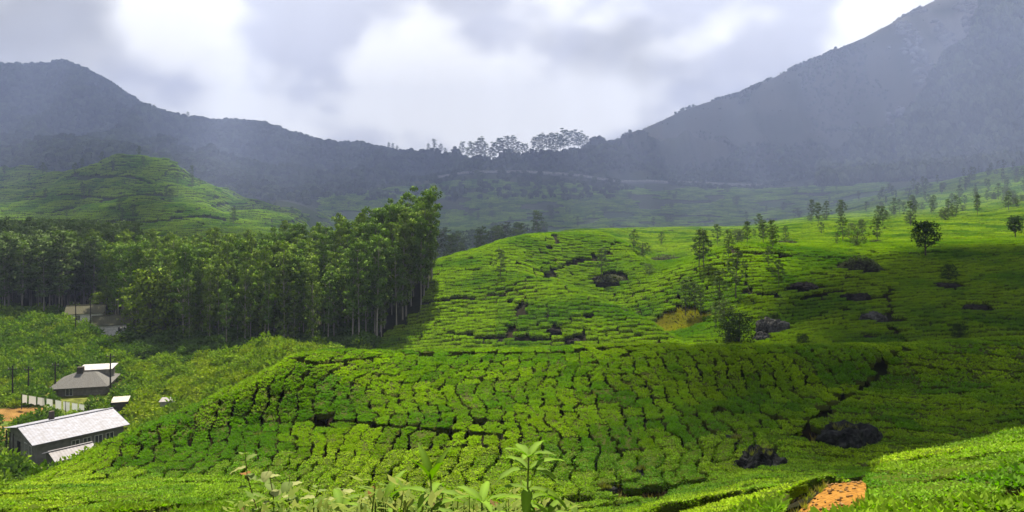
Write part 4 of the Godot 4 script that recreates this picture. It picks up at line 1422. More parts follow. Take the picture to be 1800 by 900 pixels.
func rocks() -> void:
	rng.seed = 31
	for s in rocks_near:
		boulder("boulder", s[0], s[1], s[2], Color(0.045, 0.046, 0.045), s[3], 34)
	for k in rocks_far.size():
		var s: Array = rocks_far[k]
		boulder("boulder", s[0], s[1], s[2], Color(0.13, 0.125, 0.12) if s[3].contains("pale") else Color(0.045, 0.04, 0.038), s[3], 22)
	for s in mounds:
		var o := base("scrub_mound", on(s[0]))
		tag(o, s[3], "scrub")
		var rm := MB.new()
		lump(rm, Vector3(0, -s[2] * 0.2, 0), Vector3(s[1] * 0.95, s[2] * 0.85, s[1] * 0.8), 8, 14, 0.3, Color(0.06, 0.055, 0.045))
		obj("rock", rm.mesh(M.rock), o)
		var lm := MB.new()
		for k in 900:
			var th := rng.randf() * TAU
			var f := sqrt(rng.randf())
			var p := Vector3(cos(th) * f * s[1], s[2] * (1.0 - f * f * 0.9) * rng.randf_range(0.5, 1.0), sin(th) * f * s[1] * 0.85)
			sprig_leaves(lm, p, 2, 0.5, 0.22, 0.2, Color(0.055, 0.062, 0.04), 1.0)
		obj("foliage", lm.mesh(M.tree_leaf), o)
	# tussocks growing on the near boulders and along the gully
	var gm := MB.new()
	for k in 16:
		var th := rng.randf() * TAU
		var d := Vector3(cos(th) * 0.6, rng.randf_range(0.6, 1.3), sin(th) * 0.6).normalized()
		gm.leaf(Vector3(rng.randf_range(-0.05, 0.05), 0, rng.randf_range(-0.05, 0.05)), d, d.cross(Vector3.UP).normalized(), rng.randf_range(0.18, 0.36), 0.03, Color.WHITE * rng.randf_range(0.7, 1.3))
	var pl := []
	var tn := PackedColorArray()
	for k in 1500:
		var d := rng.randf_range(24.0, 38.0)
		var u := rng.randf_range(-0.0361, 0.4762)
		var p := Vector2(u * d, -d)
		var t := zone(p.x, p.y)
		var near_rock := false
		for s in rocks_near:
			if p.distance_to(s[0]) < s[1] * 1.5:
				near_rock = true
		if t < 4.9 and t > 3.3 or near_rock:
			pl.append(Transform3D(Basis(Vector3.UP, rng.randf() * TAU).scaled(Vector3.ONE * rng.randf_range(0.7, 1.6)), on(p)))
			tn.append(Color(0.11, 0.12, 0.03).lerp(Color(0.24, 0.17, 0.05), rng.randf()) * rng.randf_range(0.6, 1.1))
	for s in rocks_near:
		for k in 14:
			var a := rng.randf() * TAU
			var f := rng.randf() * 0.5
			pl.append(Transform3D(Basis(Vector3.UP, a).scaled(Vector3.ONE * rng.randf_range(0.5, 1.1)), on(s[0] + Vector2(cos(a), sin(a)) * f * s[1], s[2] * 0.88)))
			tn.append(Color(0.14, 0.14, 0.04) * rng.randf_range(0.6, 1.2))
	tag(scatter("grass", gm.mesh(M.weed_leaf), pl, tn), "dry grass tussocks round the boulders", "grass", "", "stuff")
	# stones and grass along the dirt path
	var st := MB.new()
	lump(st, Vector3.ZERO, Vector3(0.03, 0.018, 0.025), 4, 6, 0.5, Color.WHITE)
	var sp := []
	var sc := PackedColorArray()
	var ep := []
	var ec := PackedColorArray()
	for k in 150:
		var f := rng.randf() * (dirt_line.size() - 1.001)
		var m: Vector2 = dirt_line[int(f)].lerp(dirt_line[int(f) + 1], f - int(f))
		var q := m + Vector2(rng.randf_range(-0.5, 0.5), rng.randf_range(-0.1, 0.1))
		sp.append(Transform3D(Basis(Vector3.UP, rng.randf() * TAU).scaled(Vector3.ONE * rng.randf_range(0.3, 1.3)), on(q, 0.055)))
		sc.append(Color(0.34, 0.21, 0.09).lerp(Color(0.25, 0.14, 0.05), rng.randf()))
		if k % 3 == 0:
			q = m + Vector2((0.54 if k % 2 else -0.54) + rng.randf_range(-0.1, 0.08), 0)
			ep.append(Transform3D(Basis(Vector3.UP, rng.randf() * TAU).scaled(Vector3.ONE * rng.randf_range(0.3, 0.6)), on(q, 0.02)))
			ec.append(Color(0.12, 0.14, 0.03).lerp(Color(0.22, 0.17, 0.05), rng.randf()))
	tag(scatter("pebbles", st.mesh(M.dirt), sp, sc), "small stones on the dirt path", "pebbles", "", "stuff")
	tag(scatter("grass", gm.mesh(M.weed_leaf), ep, ec), "grass along the edges of the dirt path", "grass", "", "stuff")
	# scrub growing round and over the near boulders
	pl = []
	tn = PackedColorArray()
	for s in rocks_near:
		for k in 6:
			var a := rng.randf() * TAU
			var q: Vector2 = s[0] + Vector2(cos(a), sin(a) * 0.9 + (0.25 if k < 4 else -0.2)) * s[1] * rng.randf_range(0.75, 1.1)
			pl.append(Transform3D(Basis(Vector3.UP, a).scaled(Vector3.ONE * rng.randf_range(0.35, 0.7) * (0.6 + 0.35 * s[1])), on(q, -0.05)))
			tn.append(Color(0.07, 0.10, 0.02).lerp(Color(0.14, 0.14, 0.04), rng.randf()))
	tag(scatter("undergrowth", shrub_mesh(2300, Color.WHITE, 300, 0.16), pl, tn), "low scrub round the near boulders", "scrub", "", "stuff")
	rng.seed = 32
	# the yellow grass flat between the hills
	pl = []
	tn = PackedColorArray()
	var gc: Vector2 = Vector2(29.88, -142.79)
	for k in 2600:
		var a := rng.randf() * TAU
		var f := sqrt(rng.randf()) * 6.2
		var p := gc + Vector2(cos(a) * 1.2, sin(a)) * f
		pl.append(Transform3D(Basis(Vector3.UP, a).scaled(Vector3.ONE * rng.randf_range(1.0, 1.8)), on(p)))
		tn.append(Color(0.20, 0.20, 0.02).lerp(Color(0.26, 0.20, 0.03), rng.randf()))
	tag(scatter("grass", gm.mesh(M.weed_leaf), pl, tn), "yellow grass flat between the tea hills", "grass", "", "stuff")

func patch(called: String, outline: Array, lift: float, col: Color, label: String) -> void:
	var mb := MB.new()
	var c := centre(outline)
	var rings := 6
	var seg := 8
	var m := mb.vert(on(c, lift), Vector3.UP, col)
	var edge := []
	for k in outline.size():
		for j in seg:
			edge.append(outline[k].lerp(outline[(k + 1) % outline.size()], float(j) / seg))
	for r in rings:
		var f := (r + 1.0) / rings
		for q in edge:
			var p: Vector2 = c.lerp(q, f * (1.0 + 0.12 * n1.get_noise_2d(q.x * 6.0, q.y * 6.0)))
			mb.vert(on(p, lift if r < rings - 1 else -0.05), Vector3.UP, col * (1.0 + 0.5 * n1.get_noise_2d(p.x * 9.0, p.y * 9.0)))
	for k in edge.size():
		var k2 := (k + 1) % edge.size()
		mb.tri(m, m + 1 + k, m + 1 + k2)
		for r in rings - 1:
			mb.quad(m + 1 + r * edge.size() + k, m + 1 + r * edge.size() + k2, m + 1 + (r + 1) * edge.size() + k2, m + 1 + (r + 1) * edge.size() + k)
	tag(obj(called, mb.mesh(M.dirt)), label, "ground", "", "structure")

# ---------------------------------------------------------------- village
func roof_sheet(mb: MB, a: Vector3, b: Vector3, c: Vector3, d: Vector3, wave: float, thick: float, col: Color) -> void:
	# corrugated sheet: a-b is the ridge, d-c the eave
	var up := (b - a).cross(d - a).normalized()
	if up.y < 0.0:
		up = -up
	var n := maxi(2, int(a.distance_to(b) / wave) * 2)
	for k in n + 1:
		var f := float(k) / n
		var lift := up * (0.014 if k % 2 else 0.0)
		var tilt := (b - a).normalized() * (0.1 if k % 2 else -0.1)
		mb.vert(a.lerp(b, f) + lift, (up + tilt).normalized(), col)
		mb.vert(d.lerp(c, f) + lift, (up + tilt).normalized(), col)
		if k:
			var s := mb.v.size() - 4
			mb.quad(s, s + 1, s + 3, s + 2)
	mb.flat([d, c, c - up * thick, d - up * thick], (d - a), col * 0.9)
	mb.flat([a - up * thick, b - up * thick, c - up * thick, d - up * thick], -up, col * 0.8)
	mb.flat([a, d, d - up * thick, a - up * thick], a - b, col * 0.9)
	mb.flat([b, c, c - up * thick, b - up * thick], b - a, col * 0.9)

func window_in(parent: Node, at: Vector3, out: Vector3, w: float, h: float) -> void:
	var side := Vector3(-out.z, 0, out.x)
	var grp := func(mb: MB, lo: Vector2, hi: Vector2, depth: float, col: Color) -> void:
		var p := at + side * lo.x + Vector3.UP * lo.y
		var q := at + side * hi.x + Vector3.UP * hi.y + out * depth
		mb.box(Vector3(minf(p.x, q.x), minf(p.y, q.y), minf(p.z, q.z)), Vector3(maxf(p.x, q.x), maxf(p.y, q.y), maxf(p.z, q.z)), col)
	var g := MB.new()
	grp.call(g, Vector2(-w / 2, 0), Vector2(w / 2, h), 0.02, Color(0.03, 0.035, 0.04))
	var win := obj("window", g.mesh(M.glass), parent)
	var f := MB.new()
	var white := Color(0.62, 0.62, 0.58)
	grp.call(f, Vector2(-w / 2 - 0.06, -0.06), Vector2(-w / 2, h + 0.06), 0.06, white)
	grp.call(f, Vector2(w / 2, -0.06), Vector2(w / 2 + 0.06, h + 0.06), 0.06, white)
	grp.call(f, Vector2(-w / 2, -0.06), Vector2(w / 2, 0), 0.06, white)
	grp.call(f, Vector2(-w / 2, h), Vector2(w / 2, h + 0.06), 0.06, white)
	grp.call(f, Vector2(-0.03, 0), Vector2(0.03, h), 0.05, white)
	obj("frame", f.mesh(M.wood), win)

func gable_house(called: String, label: String, p: Vector2, turn: float, l: float, w: float, wall: float, rise: float, eave: float, plaster: Color, slopes_col: Array, wave: float, material: Material) -> Node3D:
	# ridge along local x
	var o := base(called, on(p), turn)
	tag(o, label, "house")
	var wb := MB.new()
	var hl := l / 2
	var hw := w / 2
	for s in [-1.0, 1.0]:
		wb.flat([Vector3(s * hl, -1.2, -hw), Vector3(s * hl, -1.2, hw), Vector3(s * hl, wall, hw), Vector3(s * hl, wall + rise, 0), Vector3(s * hl, wall, -hw)], Vector3(s, 0, 0), plaster)
		wb.flat([Vector3(-hl, -1.2, s * hw), Vector3(hl, -1.2, s * hw), Vector3(hl, wall, s * hw), Vector3(-hl, wall, s * hw)], Vector3(0, 0, s), plaster)
	obj("wall", wb.mesh(M.plaster), o)
	var drop := rise / hw * eave
	for k in 2:
		var s := -1.0 if k == 0 else 1.0
		var rb := MB.new()
		var y0 := wall + rise + 0.08
		roof_sheet(rb, Vector3(-hl - eave, y0, 0), Vector3(hl + eave, y0, 0), Vector3(hl + eave, wall - drop + 0.08, s * (hw + eave)), Vector3(-hl - eave, wall - drop + 0.08, s * (hw + eave)), wave, 0.06, slopes_col[k])
		obj("roof_slope", rb.mesh(material), o)
	var cb := MB.new()
	cb.box(Vector3(-hl - eave, wall + rise + 0.09, -0.12), Vector3(hl + eave, wall + rise + 0.15, 0.12), slopes_col[1] * 0.8)
	obj("ridge_cap", cb.mesh(material), o)
	return o

func houses() -> void:
	# the long tin-roofed house
	var tin := Color(0.185, 0.205, 0.265)
	var hp: Vector2 = Vector2(-48.52, -86)
	var h := gable_house("house", "long grey house with pale corrugated tin roof beside the near tea slope", hp, 0.85, 8.6, 8.0, 2.4, 0.85, 0.5, Color(0.17, 0.17, 0.15), [tin, tin], 0.3, M.tin)
	window_in(h, Vector3(-4.3, 0.75, 1.0), Vector3(-1, 0, 0), 0.7, 1.0)
	window_in(h, Vector3(-4.3, 0.75, 2.3), Vector3(-1, 0, 0), 0.7, 1.0)
	for k in 4:
		window_in(h, Vector3(-0.6 + k * 1.15, 0.9, 4.0), Vector3(0, 0, 1), 0.7, 0.9)
	var mb := MB.new()
	mb.box(Vector3(-4.34, -0.6, -1.6), Vector3(-4.3, 1.5, -0.7), Color(0.03, 0.025, 0.02))
	obj("door", mb.mesh(M.wood), h)
	mb = MB.new()
	mb.box(Vector3(-1.35, 3.0, -1.5), Vector3(-0.9, 4.0, -1.05), Color(0.08, 0.07, 0.06))
	obj("chimney", mb.mesh(M.plaster), h)
	var veranda := MB.new()
	for k in 3:
		veranda.tube([Vector3(-4.65, -1.0, -4.0 + k * 1.1), Vector3(-4.65, 2.2, -4.0 + k * 1.1)], [0.06, 0.06], 6, Color(0.07, 0.06, 0.05))
	obj("veranda_post", veranda.mesh(M.wood), h)
	# its small outbuilding
	var a := gable_house("outbuilding", "small shed with two pale tin slopes at the corner of the long house", Vector2(-44.12, -78.8), 0.85, 3.4, 3.0, 1.7, 0.45, 0.35, Color(0.10, 0.10, 0.09), [tin, Color(0.17, 0.175, 0.2)], 0.3, M.tin)
	tag(a, "", "shed")
	mb = MB.new()
	mb.box(Vector3(1.8, -1.0, -1.5), Vector3(1.86, 1.7, 1.5), Color(0.55, 0.57, 0.55))
	obj("side_panel", mb.mesh(M.plaster), a)
	# hip-roofed house behind
	var o := base("house", on(Vector2(-60.61, -112)), 0.25)
	tag(o, "house with a grey hipped roof and a white back slope", "house")
	mb = MB.new()
	mb.box(Vector3(-3.3, -1.5, -3.2), Vector3(3.3, 1.4, 3.2), Color(0.16, 0.15, 0.13))
	obj("wall", mb.mesh(M.plaster), o)
	var q := [Vector3(-3.8, 1.2, 3.8), Vector3(3.8, 1.2, 3.8), Vector3(3.8, 1.2, -3.8), Vector3(-3.8, 1.2, -3.8), Vector3(-1.2, 2.55, 0), Vector3(1.2, 2.55, 0)]
	var cols := [Color(0.16, 0.16, 0.155), Color(0.17, 0.17, 0.165), Color(0.19, 0.2, 0.21), Color(0.15, 0.15, 0.145)]
	var faces := [[q[4], q[5], q[1], q[0]], [q[5], q[5] + Vector3(0, 0, -0.02), q[2], q[1]], [q[5], q[4], q[3], q[2]], [q[4] + Vector3(0, 0, -0.02), q[4], q[0], q[3]]]
	for k in 4:
		mb = MB.new()
		roof_sheet(mb, faces[k][0], faces[k][1], faces[k][2], faces[k][3], 0.4, 0.06, cols[k])
		obj("roof_slope", mb.mesh(M.old_roof if k != 2 else M.tin), o)
	mb = MB.new()
	mb.box(Vector3(-1.0, 2.4, -0.4), Vector3(-0.2, 3.3, 0.4), Color(0.06, 0.055, 0.05))
	obj("chimney", mb.mesh(M.plaster), o)
	mb = MB.new()
	roof_sheet(mb, Vector3(-1.0, 2.95, -3.2), Vector3(3.6, 2.95, -3.2), Vector3(3.3, 2.62, -0.8), Vector3(-1.3, 2.62, -0.8), 0.3, 0.06, Color(0.30, 0.31, 0.33))
	obj("rear_roof", mb.mesh(M.tin), o)
	mb = MB.new()
	mb.box(Vector3(-0.8, 1.0, -3.0), Vector3(3.2, 2.6, -0.9), Color(0.2, 0.19, 0.17))
	obj("rear_wall", mb.mesh(M.plaster), o)
	window_in(o, Vector3(-1.2, 0.1, 3.2), Vector3(0, 0, 1), 0.8, 0.9)
	# two white farmhouses with mossy roofs
	var f := gable_house("house", "white farmhouse with a mossy roof and a dark gable window", Vector2(-77.21, -152), 0.42, 6.0, 4.6, 2.1, 1.3, 0.4, Color(0.7, 0.7, 0.68), [Color(0.13, 0.13, 0.1), Color(0.10, 0.105, 0.07)], 0.3, M.old_roof)
	window_in(f, Vector3(-3.0, 0.8, 0.2), Vector3(-1, 0, 0), 0.7, 1.1)
	window_in(f, Vector3(1.6, 0.6, 2.3), Vector3(0, 0, 1), 0.7, 0.8)
	mb = MB.new()
	roof_sheet(mb, Vector3(1.6, 1.75, 2.4), Vector3(4.6, 1.75, 2.4), Vector3(4.6, 1.45, 4.2), Vector3(1.6, 1.45, 4.2), 0.3, 0.05, Color(0.3, 0.3, 0.29))
	obj("porch_roof", mb.mesh(M.tin), f)
	mb = MB.new()
	mb.box(Vector3(1.9, -1.0, 2.6), Vector3(4.2, 1.4, 3.9), Color(0.5, 0.5, 0.47))
	obj("porch", mb.mesh(M.plaster), f)
	var g := gable_house("house", "pale farmhouse with a streaked mossy roof at the edge of the wood", Vector2(-87.97, -163), 0.35, 6.6, 4.6, 2.1, 1.2, 0.4, Color(0.6, 0.6, 0.59), [Color(0.2, 0.2, 0.17), Color(0.13, 0.13, 0.09)], 0.3, M.old_roof)
	window_in(g, Vector3(-3.3, 0.8, 0.1), Vector3(-1, 0, 0), 0.7, 1.0)
	window_in(g, Vector3(-1.2, 0.7, 2.3), Vector3(0, 0, 1), 0.7, 0.9)
	# huts and loose tin sheets by the hedge
	hut("hut", "tiny hut with a white flat roof behind the tin-roofed house", Vector2(-49.64, -100), 0.3, 1.7, 1.7, 1.6, Color(0.06, 0.06, 0.05), Color(0.3, 0.3, 0.28))
	hut("shelter", "low white tin shelter by the hedge right of the hut", Vector2(-42.13, -97), 0.1, 1.9, 1.0, 0.4, Color(0.3, 0.3, 0.3), Color(0.17, 0.175, 0.19))
	hut("water_tank", "white box-shaped water tank at the hedge behind the outbuilding", Vector2(-38.79, -80), 0.3, 1.3, 1.0, 0.9, Color(0.5, 0.52, 0.54), Color(0.3, 0.31, 0.32))

func hut(called: String, label: String, p: Vector2, turn: float, l: float, w: float, tall: float, wall: Color, roof: Color) -> void:
	var o := base(called, on(p), turn)
	tag(o, label, called.replace("_", " "))
	var mb := MB.new()
	mb.box(Vector3(-l / 2, -0.8, -w / 2), Vector3(l / 2, tall, w / 2), wall)
	obj("wall", mb.mesh(M.plaster), o)
	mb = MB.new()
	roof_sheet(mb, Vector3(-l / 2 - 0.15, tall + 0.28, -w / 2 - 0.15), Vector3(l / 2 + 0.15, tall + 0.28, -w / 2 - 0.15), Vector3(l / 2 + 0.15, tall + 0.05, w / 2 + 0.15), Vector3(-l / 2 - 0.15, tall + 0.05, w / 2 + 0.15), 0.25, 0.04, roof)
	obj("roof", mb.mesh(M.tin), o)

func pole(p: Vector2, tall: float, label: String) -> void:
	var o := base("utility_pole", on(p), rng.randf_range(-0.3, 0.3))
	tag(o, label, "utility pole")
	var mb := MB.new()
	mb.tube([Vector3(0, -0.5, 0), Vector3(0, tall, 0)], [0.12, 0.08], 8, Color(0.06, 0.055, 0.05))
	obj("post", mb.mesh(M.wood), o)
	mb = MB.new()
	mb.box(Vector3(-0.6, tall - 0.5, -0.05), Vector3(0.6, tall - 0.4, 0.05), Color(0.06, 0.055, 0.05))
	obj("crossarm", mb.mesh(M.wood), o)
	for s in [-0.5, 0.5]:
		mb = MB.new()
		mb.tube([Vector3(s, tall - 0.4, 0), Vector3(s, tall - 0.28, 0), Vector3(s, tall - 0.2, 0)], [0.03, 0.06, 0.03], 6, Color(0.3, 0.3, 0.3))
		obj("insulator", mb.mesh(M.plaster), o)

func laundry() -> void:
	var a: Vector2 = Vector2(-62.82, -101)
	var b: Vector2 = Vector2(-51.53, -96)
	var root := base("clothes_line", on(a))
	tag(root, "clothes line with posts behind the tin-roofed house", "clothes line")
	var pa := on(a, 2.0)
	var pb := on(b, 2.0)
	for k in 4:
		var p := on(a.lerp(b, k / 3.0))
		var mb := MB.new()
		mb.tube([p + Vector3(0, -0.3, 0) - root.position, p + Vector3(0, 2.1, 0) - root.position], [0.05, 0.04], 6, Color(0.08, 0.07, 0.06))
		obj("post", mb.mesh(M.wood), root)
	var wb := MB.new()
	var line := []
	var rad := []
	for k in 25:
		line.append(pa.lerp(pb, k / 24.0) - Vector3(0, 0.06 * absf(sin(PI * k / 8.0)), 0) - root.position)
		rad.append(0.012)
	wb.tube(line, rad, 4, Color(0.2, 0.2, 0.2))
	obj("wire", wb.mesh(M.wood), root)
	var spots := [[0.05, 0.9, 1.0], [0.17, 1.3, 1.0], [0.30, 1.2, 0.95], [0.43, 1.1, 1.0], [0.56, 1.1, 1.05], [0.68, 1.2, 1.1], [0.80, 1.0, 0.95], [0.90, 0.9, 0.7]]
	var which := ["first", "second", "third", "fourth", "fifth", "sixth", "seventh", "last"]
	for j in spots.size():
		var s: Array = spots[j]
		var mb := MB.new()
		var c := pa.lerp(pb, s[0])
		var side := (pb - pa).normalized()
		var out := side.cross(Vector3.UP).normalized()
		var nx := 9
		for k in nx:
			for r in 5:
				var f := k / (nx - 1.0) - 0.5
				var wav := 0.05 * sin(k * 1.9 + j) * r / 4.0
				var drop: float = s[2] * r / 4.0 * (1.0 + 0.06 * sin(k * 0.9 + j * 2.0))
				mb.vert(side * f * s[1] + Vector3(0, -drop, 0) + out * wav, out, Color(0.75, 0.75, 0.73) * (1.0 - 0.06 * (j % 3)))
		for k in nx - 1:
			for r in 4:
				mb.quad(k * 5 + r, k * 5 + r + 1, k * 5 + r + 6, k * 5 + r + 5)
		var o := obj("bed_sheet", mb.mesh(M.cloth))
		o.position = c + Vector3(0, -0.02, 0) + out * 0.015
		tag(o, "%s white sheet on the clothes line, counted from the left" % which[j], "sheet", "sheets on the clothes line")

func shrub_mesh(sd: int, col: Color, n := 420, ls := 0.24) -> ArrayMesh:
	rng.seed = sd
	var mb := MB.new()
	for c in 14:
		var th := rng.randf() * TAU
		var f := sqrt(rng.randf())
		var at := Vector3(cos(th) * f * 0.75, 0.25 + 0.55 * (1.0 - f * f) * rng.randf_range(0.5, 1.1), sin(th) * f * 0.75)
		var tone := rng.randf_range(0.75, 1.3)
		for k in n / 14:
			var dir := Vector3(rng.randfn(), rng.randfn() * 0.8 + 0.3, rng.randfn()).normalized()
			var q := at + dir * 0.38 * pow(rng.randf(), 0.4)
			var d := (dir + Vector3(rng.randf_range(-1, 1), rng.randf_range(-0.8, 0.8), rng.randf_range(-1, 1))).normalized()
			mb.leaf(q, d, d.cross(Vector3(rng.randf_range(-1, 1), rng.randf_range(-1, 1), rng.randf_range(-1, 1))).normalized(), ls * rng.randf_range(0.7, 1.3), ls * 0.55, col * tone * rng.randf_range(0.75, 1.3))
	return mb.mesh(M.tree_leaf)

func twigs_mesh(sd: int) -> ArrayMesh:
	rng.seed = sd
	var mb := MB.new()
	for k in 7:
		var th := rng.randf() * TAU
		var e := Vector3(cos(th) * 0.6, rng.randf_range(0.5, 0.9), sin(th) * 0.6)
		mb.tube([Vector3(0, -0.1, 0), e * 0.5 + Vector3(0, 0.1, 0), e], [0.035, 0.025, 0.01], 4, Color(0.07, 0.055, 0.04), false)
	return mb.mesh(M.bark)

func village_plants() -> void:
	var kinds := [
		["shrub", Color(0.055, 0.10, 0.012), "dark green leafy shrub in the village hollow"],
		["shrub", Color(0.11, 0.17, 0.014), "fresh green leafy shrub in the village hollow"],
		["shrub", Color(0.135, 0.18, 0.012), "yellow-green shrub on the overgrown slope behind the hedge"],
		["shrub", Color(0.055, 0.095, 0.02), "green undergrowth shrub at the foot of the grove"]]
	var protos := []
	for k in 4:
		for j in 3:
			var o := Node3D.new()
			obj("twigs", twigs_mesh(2000 + k * 5 + j), o)
			obj("foliage", shrub_mesh(2100 + k * 7 + j, kinds[k][1]), o)
			protos.append(o)
	rng.seed = 41
	var clear := [[Vector2(-47.76, -84), 7.0], [Vector2(-43.59, -79.5), 3.6], [Vector2(-60.61, -112), 6.2], [Vector2(-77.21, -152), 4.6], [Vector2(-87.97, -163), 4.8], [Vector2(-49.64, -100), 2.4], [Vector2(-42.13, -97), 2.2], [Vector2(-37.4, -80), 2.0], [Vector2(-38.79, -80), 1.5]]
	var bare := [PackedVector2Array(plot_a), PackedVector2Array(plot_b), PackedVector2Array(yard), PackedVector2Array(lawn)]
	var made := 0
	var tries := 0
	var rest := []
	var spots := []
	while tries < 5200:
		tries += 1
		var d := rng.randf_range(56.0, 178.0)
		var u := rng.randf_range(-0.72, -0.1443)
		var p := Vector2(u * d, -d)
		var t := zone(p.x, p.y)
		if t < 8.15 or t > 11.1 or in_grove(p) and d > 148.0:
			continue
		if u > -0.2742 and d < 128.0 and t > 8.3:
			if t < 9.6 and rng.randf() < 0.7: continue
		if u > -0.1768: continue
		var ok := true
		for c in clear:
			# nothing tall between a house and the bank
			if p.distance_to(c[0]) < c[1]:
				ok = false
			var cc: Vector2 = c[0]
			if absf(u - cc.x / -cc.y) < c[1] * 0.75 / -cc.y and d < -cc.y and d > -cc.y - c[1] - 5.0:
				ok = false
		for b in bare:
			if Geometry2D.is_point_in_polygon(p, b):
				ok = false
		if p.y < -94.0 and p.y > -102.0 and u < -0.5303:
			ok = false
		for s in spots:
			if s.distance_squared_to(p) < 1.6:
				ok = false
				break
		if not ok:
			continue
		spots.append(p)
		var k := 0
		if d > 128.0 and u > -0.4942:
			k = 3
		elif u > -0.4798 and d > 76.0 and d < 125.0:
			k = 2 if rng.randf() < 0.75 else 1
		else:
			k = 0 if n2.get_noise_2d(p.x * 3.0, p.y * 3.0) + rng.randf_range(-0.2, 0.2) < 0.0 else 1
			if rng.randf() < 0.15: k = 2
		var s := rng.randf_range(1.1, 2.3) * (1.15 if d > 120.0 else 1.0)
		if k == 2: s *= 0.8
		var tr := Transform3D(Basis(Vector3.UP, rng.randf() * TAU).scaled_local(Vector3(s, s * rng.randf_range(0.75, 1.15), s)), on(p, -0.1))
		if made < 300:
			made += 1
			var o: Node3D = protos[k * 3 + rng.randi() % 3].duplicate()
			o.name = numbered("shrub")
			add_child(o)
			o.transform = tr
			tag(o, kinds[k][2], "shrub", "shrubs of the village: " + ["dark", "fresh", "yellow", "undergrowth"][k])
		else:
			rest.append([k, tr])
	for k in 4:
		var pl := []
		for r in rest:
			if r[0] == k:
				pl.append(r[1])
		if pl.size():
			tag(scatter("shrubs", protos[k * 3].get_child(1).mesh, pl, PackedColorArray()), kinds[k][2].replace(" shrub ", " shrubs "), "shrubs", "", "stuff")
	print("shrubs ", spots.size())
	# the clipped hedge along the lower edge of the near slope
	var hedge_line: Array = [Vector2(-25.27, -36.49), Vector2(-24.16, -37.2), Vector2(-23.41, -38.63), Vector2(-22.42, -39.84), Vector2(-21.18, -40.78), Vector2(-20.05, -42.1), Vector2(-18.92, -43.71), Vector2(-17.49, -44.89), Vector2(-16.15, -45.69), Vector2(-15.29, -46.06)]
	for k in hedge_line.size() - 1:
		var n := int(hedge_line[k].distance_to(hedge_line[k + 1]) / 1.3)
		for j in n:
			var p: Vector2 = hedge_line[k].lerp(hedge_line[k + 1], float(j) / n) + Vector2(rng.randf_range(-0.3, 0.3), rng.randf_range(-1.2, 0.2))
			var o: Node3D = protos[rng.randi() % 6].duplicate()
			o.name = numbered("hedge_shrub")
			add_child(o)
			var s := rng.randf_range(0.85, 1.25)
			o.transform = Transform3D(Basis(Vector3.UP, rng.randf() * TAU).scaled(Vector3(s, s, s)), on(p, -0.2))
			tag(o, "shrub in the hedge along the lower edge of the near slope", "shrub", "hedge along the near slope")

var plot_a := [Vector2(-68.87, -99.44), Vector2(-65.87, -101.45), Vector2(-62.36, -102.89), Vector2(-60.05, -102.5), Vector2(-58.35, -98.39), Vector2(-60.54, -95.36), Vector2(-65.37, -94.37)]
var plot_b := [Vector2(-65, -92.88), Vector2(-60.85, -93.72), Vector2(-59.06, -93.44), Vector2(-55.76, -88.42), Vector2(-56.11, -86.42), Vector2(-59.19, -84.57)]
var yard := [Vector2(-51.77, -82), Vector2(-47.27, -78), Vector2(-43.32, -76), Vector2(-40.04, -74), Vector2(-38.69, -75), Vector2(-40.52, -78), Vector2(-45.02, -80), Vector2(-50.91, -84)]
var lawn := [Vector2(-87.07, -154.72), Vector2(-74.62, -155.52), Vector2(-80.49, -167.75), Vector2(-91.91, -163.32)]

func village() -> void:
	patch("garden_plot", plot_a, 0.06, Color(0.24, 0.14, 0.045), "orange dry garden plot behind the tin-roofed house")
	patch("garden_plot", plot_b, 0.06, Color(0.22, 0.16, 0.05), "orange and yellow garden plot left of the tin-roofed house")
	patch("yard", yard, 0.05, Color(0.13, 0.13, 0.05), "worn grassy yard before the tin-roofed house")
	patch("lawn", lawn, 0.05, Color(0.17, 0.19, 0.02), "bright lawn before the white farmhouses")
	houses()
	laundry()
	rng.seed = 55
	pole(Vector2(-67.15, -106), 4.6, "utility pole left of the hip-roofed house, leftmost one")
	pole(Vector2(-66.23, -108), 4.2, "second utility pole left of the hip-roofed house")
	pole(Vector2(-63.73, -110), 4.4, "utility pole at the left corner of the hip-roofed house")
	pole(Vector2(-56.03, -110), 5.6, "utility pole at the right corner of the hip-roofed house")
	pole(Vector2(-83.01, -150), 6.4, "utility pole in front of the pale farmhouse at the wood")
	pole(Vector2(-80.19, -150), 6.8, "utility pole between the two farmhouses")
	village_plants()

